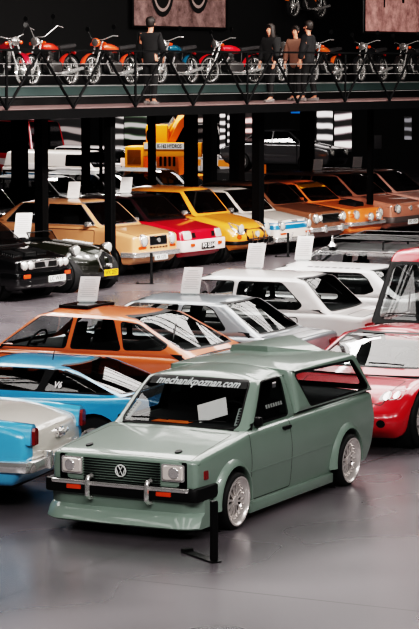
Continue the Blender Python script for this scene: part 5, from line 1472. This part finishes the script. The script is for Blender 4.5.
# ------------------------------------------------------------------ vehicles and exhibits beyond, under the walkway
def panel_box(bm, x0, x1, y0, y1, z0, z1, mi=0): box(bm, (x0, y0, z0), (x1, y1, z1), mi)
def crane_truck():
    p = wd(166, 158, 74.5); c = thing('crane_truck', 'orange crane truck with white lettered jib, behind the yellow car', 'truck', (p.x, p.y, 0), R(-8))
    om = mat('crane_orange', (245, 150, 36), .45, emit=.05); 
    def part(n, b, m=om, par=c, sm=30): return link_mesh(n, b, m, par, sm)
    b = bevbox((-2.1, -1, .62), (2.2, 1, .95), .03); ch = part('chassis', b)
    for x in (-1.5, 1.5):
        for y in (-.95, .95):
            b = bmesh.new(); lathe(b, [(.3, -.15), (.5, -.15), (.52, -.1), (.52, .1), (.5, .15), (.3, .15), (.1, .12), (0, .12)], 24, 'y', 0, (x, y, .52)); w = part('wheel', b, RUBBER)
            b = bmesh.new(); lathe(b, [(.28, -.155), (.26, -.12), (0, -.12)], 18, 'y', 0, (x, y, .52)); part('rim', b, om, w)
    b = bevbox((-2.0, -1.02, .95), (-.95, .2, 1.85), .08); cab = part('cab', b)
    b = bmesh.new(); box(b, (-1.85, -1.035, 1.3), (-1.1, -1.0, 1.75)); box(b, (-2.03, -.9, 1.3), (-1.99, .1, 1.75)); part('window', b, GLD, cab, None)
    b = bevbox((-.3, -.9, .95), (.95, .7, 1.9), .06); sup = part('engine_house', b)
    b = bmesh.new()
    for k in range(4): box(b, (-.1 + .25 * k, -.93, 1.25), (.02 + .25 * k, -.89, 1.7))
    part('vents', b, BLACK, sup, None)
    # jib: box arm lying forward, lettered board, upper boom rising right
    b = bevbox((-.9, -1.25, 1.55), (2.3, -1.02, 1.98), .02); jib = part('jib', b)
    b = bmesh.new(); box(b, (-.85, -1.27, 1.78), (2.0, -1.252, 1.96)); part('sign_board', b, WHITEP, jib, None)
    t_ = text_mesh('K-162 HYDROS', .16, 0, 0, .004)
    for v in t_.verts: v.co = Vector((.55 + v.co.x * 1.25, -1.274, 1.87 + v.co.y))
    part('lettering', t_, INK, jib, None)
    b = bmesh.new()
    tube(b, [(.2, -.2, 1.9), (.9, -.3, 2.6), (2.2, -.4, 3.3)], .24, 4); part('boom', b)
    b = bmesh.new(); tube(b, [(-.3, -.5, 1.9), (.6, -.5, 2.7)], .10, 8); part('hydraulic_ram', b, CHROME)
    b = bevbox((-.9, -.8, 1.85), (.3, .3, 2.5), .05); part('counterweight', b)
    b = bmesh.new(); lathe(b, [(.22, -.08), (.22, .08), (.1, .1), (0, .1)], 16, 'y', 0, (-.6, -.9, 2.2)); part('winch_drum', b, BLACK)
    kx = .56
    for o in [o for o in bpy.data.objects if o.type == 'MESH' and (o.parent == c or (o.parent and o.parent.parent == c))]:
        base = o if o.parent == c else o.parent
        if base.name.split('.')[0] == 'wheel':
            cx = -1.5 if o.data.vertices[0].co.x < 0 else 1.5
            for v in o.data.vertices: v.co.x += cx * (kx - 1)
        else:
            for v in o.data.vertices: v.co.x *= kx
    return c
crane_truck()
def small_van(label, px, D, yaw, col, w=.8, band=None, name='van', h=1.95, sides=None):
    pm = paint('van_' + name + str(px), col, .35)
    p = Vector(((px - CX) * D / F, D, 0))
    c = Car(name, label, yaw, (0, 0, 0), (px, 200), D=D)
    lower = [(-1.9, .40, .1), (-1.8, .28, .05), (1.75, .28, .05), (1.95, .40, .1), (1.92, .95, .1), (1.6, 1.08, .1), (-1.9, 1.08, .1), (-1.95, .6, .1)]
    gh = [(-1.86, 1.03), (1.72, 1.03), (1.25, h, .14), (-1.75, h, .14)]
    bm_ = paint('band_' + name + str(px), band, .35) if band else None
    std(c, lower, w, gh, w - .05, w - .16, pm, (1.2, -1.2, .32, w - .02, 'steel', .2), cuts=(.55, -.6), sides=sides, doors=[(.55, 1.4)], gl=GLD, second=bm_)
    if band:
        for sd in 'lrfb': c.region([(-3, .62), (3, .62), (3, .86), (-3, .86)], sd, 4)
    for k in (-1, 1): c.round_lamp('headlight', k * w * .66, .72, .085)
    c.bumper('f', .46, .12, .05, .05, .3); c.bumper('b', .46, .12, .05, .05, .3); c.finish(True, .6)
    return c
small_van('white van with a blue waist band, seen far behind between the left columns', 62, 78, R(-30), (220, 214, 208), band=(40, 90, 120), h=1.6, sides=[[(.62, 1.12), (1.45, 1.12), (1.25, 1.46), (.62, 1.46)]])
small_van('red and white van behind the leftmost columns, far back', 30, 90, R(-60), (176, 34, 44), band=(214, 204, 204), h=2.3)
small_van('pale van with an orange band beyond the thin pole', 106, 82, R(-35), (190, 186, 186), band=(232, 120, 50), h=1.6)
small_van('white minibus far behind, right of the crane truck', 203, 90, R(-40), (200, 196, 194), band=(230, 140, 50), h=2.2)
# silver saloon on the dim upper stage behind
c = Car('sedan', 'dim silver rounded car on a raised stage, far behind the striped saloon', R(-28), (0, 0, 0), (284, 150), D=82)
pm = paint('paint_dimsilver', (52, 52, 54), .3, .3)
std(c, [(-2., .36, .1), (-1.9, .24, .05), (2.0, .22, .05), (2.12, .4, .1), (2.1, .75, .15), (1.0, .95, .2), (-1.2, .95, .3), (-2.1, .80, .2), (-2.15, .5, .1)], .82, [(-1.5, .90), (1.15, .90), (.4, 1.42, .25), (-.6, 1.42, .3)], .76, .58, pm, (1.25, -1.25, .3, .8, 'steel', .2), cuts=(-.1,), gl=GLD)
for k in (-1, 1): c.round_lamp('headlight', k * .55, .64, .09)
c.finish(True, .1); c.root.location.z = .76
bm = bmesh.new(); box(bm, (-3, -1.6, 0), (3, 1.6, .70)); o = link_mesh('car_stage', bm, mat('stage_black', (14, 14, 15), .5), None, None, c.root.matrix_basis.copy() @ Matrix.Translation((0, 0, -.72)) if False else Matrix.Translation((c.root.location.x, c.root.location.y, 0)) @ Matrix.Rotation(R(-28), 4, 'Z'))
tag(o, 'low black stage carrying the dim silver car', 'stage')
# brown old car behind the beige one at the left
c = Car('sedan', 'dark chestnut rounded old car behind the peach hatchback, at the left edge', YB, (1.4, 0, .9), (20, 200), D=55.5)
pm = paint('paint_chestnut', (92, 48, 22), .3)
std(c, [(-2., .36, .1), (-1.9, .24, .05), (1.8, .22, .05), (1.95, .4, .1), (1.75, .85, .3), (.8, 1.0, .3), (-1.2, .98, .3), (-2.0, .70, .3), (-2.05, .5, .1)], .76, [(-1.4, .93), (.9, .95), (.4, 1.52, .25), (-.5, 1.52, .4)], .70, .55, pm, (1.2, -1.2, .32, .74, 'steel', .2), cuts=(-.2,), gl=GLD, er=.12)
for k in (-1, 1): c.round_lamp('headlight', k * .52, .72, .10)
c.bumper('f', .42, .1, .06, .05, .3); c.finish(True, .0)
cars['dark1'] = pink_hatch('black hatchback in the dim second row, left of the crane truck', (104, 200), (8, 8, 9), 'paint_dimblack', 63.5)
cars['dark2'] = pink_hatch('black hatchback in the dim second row, in front of the crane truck', (152, 200), (9, 9, 10), 'paint_dimblack', 66)
cars['dark3'] = pink_hatch('black hatchback in the dim second row, right of the crane truck', (206, 200), (9, 9, 10), 'paint_dimblack', 68)
for k_ in ('dark1', 'dark2', 'dark3'): cars[k_].root['group'] = 'black cars in the dim second row'
# lattice stands between the columns at the left
def lattice(label, px, D, w, z0, z1):
    p = Vector(((px - CX) * D / F, D, 0)); t = thing('display_trestle', label, 'trestle', p, 0)
    for x in (-w / 2, 0, w / 2):
        b = bmesh.new(); tube(b, [(x, 0, 0), (x, 0, z1)], .03, 6); link_mesh('leg', b, METALB, t)
    for a, b_ in ((-w / 2, 0), (0, w / 2)):
        b = bmesh.new(); tube(b, [(a, 0, z0), (b_, 0, z1)], .02, 5); link_mesh('brace', b, METALB, t); b = bmesh.new(); tube(b, [(a, 0, z1), (b_, 0, z0)], .02, 5); link_mesh('brace', b, METALB, t)
    b = bmesh.new(); box(b, (-w / 2, -.4, z1), (w / 2, .4, z1 + .06)); link_mesh('board', b, BLACK, t, None)
lattice('black cross braced trestle standing at the far left', 26, 70, 1.3, .6, 1.25); lattice('black cross braced trestle standing right of the front left column', 62, 71, 1.2, .6, 1.2)
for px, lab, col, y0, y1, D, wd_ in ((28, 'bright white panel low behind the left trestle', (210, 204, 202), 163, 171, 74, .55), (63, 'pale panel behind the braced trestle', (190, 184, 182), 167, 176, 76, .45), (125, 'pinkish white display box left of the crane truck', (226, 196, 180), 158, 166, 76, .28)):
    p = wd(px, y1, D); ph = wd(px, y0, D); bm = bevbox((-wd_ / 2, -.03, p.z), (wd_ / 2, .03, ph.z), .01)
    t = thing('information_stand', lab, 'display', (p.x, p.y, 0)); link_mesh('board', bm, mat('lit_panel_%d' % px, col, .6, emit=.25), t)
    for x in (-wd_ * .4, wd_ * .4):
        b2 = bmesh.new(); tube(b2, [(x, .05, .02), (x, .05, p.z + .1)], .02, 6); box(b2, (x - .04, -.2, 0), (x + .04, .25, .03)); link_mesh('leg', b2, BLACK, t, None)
# lit pictures beyond
def wall_pic(label, x0, x1, y0, y1, D, m, name='lit_picture'):
    a, b, c_, d_ = wd(x0, y1, D), wd(x1, y1, D), wd(x1, y0, D), wd(x0, y0, D)
    return picture(name, label, [a, b, c_, d_], m, .012)
wall_pic('left half of the large lit car picture, pale silver shapes', 316.5, 333, 110.5, 152, 84, pic_mat('pic_silver', (20, 20, 22), (120, 118, 118), (225, 220, 220), .8, 1.6, 3.))
wall_pic('right half of the large lit car picture, white bonnet and a red patch', 334, 352, 110.5, 152, 84, pic_mat('pic_silver2', (14, 13, 14), (110, 100, 104), (230, 224, 222), .8, 1.3, 8.))
wall_pic('tall lit picture of chrome details between grey columns, left strip', 219.5, 225.5, 112, 159, 86, pic_mat('pic_chrome', (30, 28, 28), (130, 126, 126), (220, 214, 214), .7, 2.2, 1.))
wall_pic('tall lit picture of chrome details between grey columns, right strip', 227, 233.5, 112, 159, 86, pic_mat('pic_chrome2', (30, 28, 28), (120, 118, 118), (205, 200, 200), .7, 2.2, 5.))
wall_pic('narrow strip of lit pictures right of the second grey column', 245, 253, 112, 160, 86, pic_mat('pic_pinkish', (26, 20, 20), (110, 80, 78), (220, 190, 186), .7, 1.8, 11.))
wall_pic('dim grey picture beyond the right column, upper', 404, 412, 116, 140, 84, pic_mat('pic_grey', (16, 16, 18), (60, 60, 64), (130, 130, 136), .4, 2., 14.))
wall_pic('green and grey picture behind the crane boom', 122, 147, 110, 140, 92, pic_mat('pic_green', (10, 14, 10), (60, 78, 60), (170, 168, 166), .6, 1.5, 17.))
wall_pic('grey picture left of the crane truck, behind the thin columns', 112, 124, 112, 165, 90, pic_mat('pic_greyb', (20, 20, 20), (90, 88, 88), (190, 184, 182), .6, 1.5, 21.))
wall_pic('white and dark picture behind the far right of the crane truck', 192, 205, 112, 160, 96, pic_mat('pic_whiteb', (30, 24, 24), (110, 90, 84), (225, 205, 196), .6, 1.4, 27.))
wall_pic('red and white picture between the two leftmost columns', 22, 36, 118, 150, 92, pic_mat('pic_redw', (20, 12, 14), (170, 30, 40), (220, 205, 205), .6, 1.4, 31.))
wall_pic('dark glossy picture with pale streaks behind the white van', 50, 84, 112, 150, 92, pic_mat('pic_darks', (8, 8, 9), (36, 34, 36), (150, 140, 138), .5, 1.2, 35.))
# orange sign on the striped car's row, blue lit sign
def small_sign(name, label, px, py, D, w, h, m):
    p = wd(px, py, D); t = thing(name, label, 'sign', (p.x, p.y, 0)); bm = bevbox((-w / 2, -.01, p.z - h / 2), (w / 2, .01, p.z + h / 2), .004); link_mesh('board', bm, m, t)
    bm = bmesh.new(); tube(bm, [(0, .02, 0), (0, .02, p.z)], .012, 6); link_mesh('pole', bm, METALB, t); bm = bmesh.new(); lathe(bm, [(.12, 0), (.12, .012), (0, .014)], 16, 'z'); link_mesh('foot', bm, METALB, t)
small_sign('sign_board', 'small orange sign standing behind the striped saloon', 262.5, 169, 64.6, .20, .24, mat('sign_orange', (232, 130, 28), .5, emit=.3))
small_sign('sign_board', 'dim grey square sign beside the front right column', 378, 142, 72, .22, .40, mat('sign_grey', (70, 68, 70), .6, emit=.08))
t = small_sign('led_sign', 'thin blue lit sign high under the walkway', 297, 112.5, 70, .36, .05, mat('led_blue', (10, 90, 150), .4, emit=1.2))

# ------------------------------------------------------------------ information sheets on cars, posts on the floor
def sheet_on(car, x, y, label, gy, roof=True, yaw=-8, **kw):
    """stands a sheet on a car's own surface"""
    r = car.root; w_ = r.matrix_basis @ Vector((x, y, 0)); S = r.scale[0]
    best = 0; an = R(yaw) - car.yaw
    for o in [o for o in r.children if o.type == 'MESH' and not o.name.startswith(('wheel', 'mirror'))]:
        tr = BVHTree.FromPolygons([o.matrix_local @ v.co for v in o.data.vertices], [tuple(p.vertices) for p in o.data.polygons])
        for dx, dy in ((0, 0), (-.11, -.04), (.11, -.04), (.11, .09), (-.11, .09), (0, .09), (0, -.04)):
            h = tr.ray_cast(Vector((x + dx * math.cos(an) - dy * math.sin(an), y + dx * math.sin(an) + dy * math.cos(an), 5)), Vector((0, 0, -1)))[0]
            if h and h.z > best: best = h.z
    return card((w_.x, w_.y, best * S + .014), R(yaw), label, **kw)
sheet_on(cars['orange'], .20, -.08, 'white sheet standing on the orange hatchback roof', 0, h=.30)
sheet_on(cars['silver'], -.12, .10, 'white sheet standing on the silver coupe roof', 0)
sheet_on(cars['white'], .12, -.25, 'white sheet standing on the greyish white sedan roof', 0)
sheet_on(cars['whiteh'], .34, -.05, 'white sheet standing on the front of the white hatchback roof', 0, h=.36)
sheet_on(cars['beige'], -.12, -.1, 'white sheet standing on the peach hatchback roof', 0, yaw=8)
sheet_on(cars['redsmall'], -.14, .0, 'white sheet standing on the maroon roof of the red hatchback', 0, yaw=8)
sheet_on(cars['roadster'], -.42, -.05, 'white sheet standing on the vintage roadster, by the left edge', 0, yaw=10, h=.48, w=.32)
sheet_on(cars['pink'], -.5, .2, 'white sheet standing on the salmon copper hatchback roof', 0, yaw=8, h=.28)
sheet_on(cars['pale'], -.5, .2, 'white sheet standing on the pale rose hatchback roof', 0, yaw=8, h=.28)
def post(px, pyb, h, label, foot=True, yaw=0, r=.028, fl=.30):
    p = wz(px, pyb, 0); t = thing('barrier_post', label, 'post', (p.x, p.y, 0), yaw, 'short black floor posts')
    bm = bmesh.new(); box(bm, (-r, -r, .012), (r, r, h)); bmesh.ops.bevel(bm, geom=list(bm.edges), offset=.006, segments=1, affect='EDGES'); link_mesh('upright', bm, METALB, t)
    bm = bevbox((-fl, -.05, 0), (.05, .05, .014), .004); link_mesh('foot', bm, METALB, t)
    bm = bmesh.new(); box(bm, (-fl, -.05, .014), (-fl + .05, .05, .035)); link_mesh('foot_lip', bm, METALB, t)
post(214, 562, .54, 'short black post with a flat foot standing in front of the green pickup', yaw=R(-60), fl=.50)
post(151.5, 284, .62, 'short black post on the floor in front of the peach hatchback')
post(288, 257, .55, 'short black post on the floor before the striped saloon')
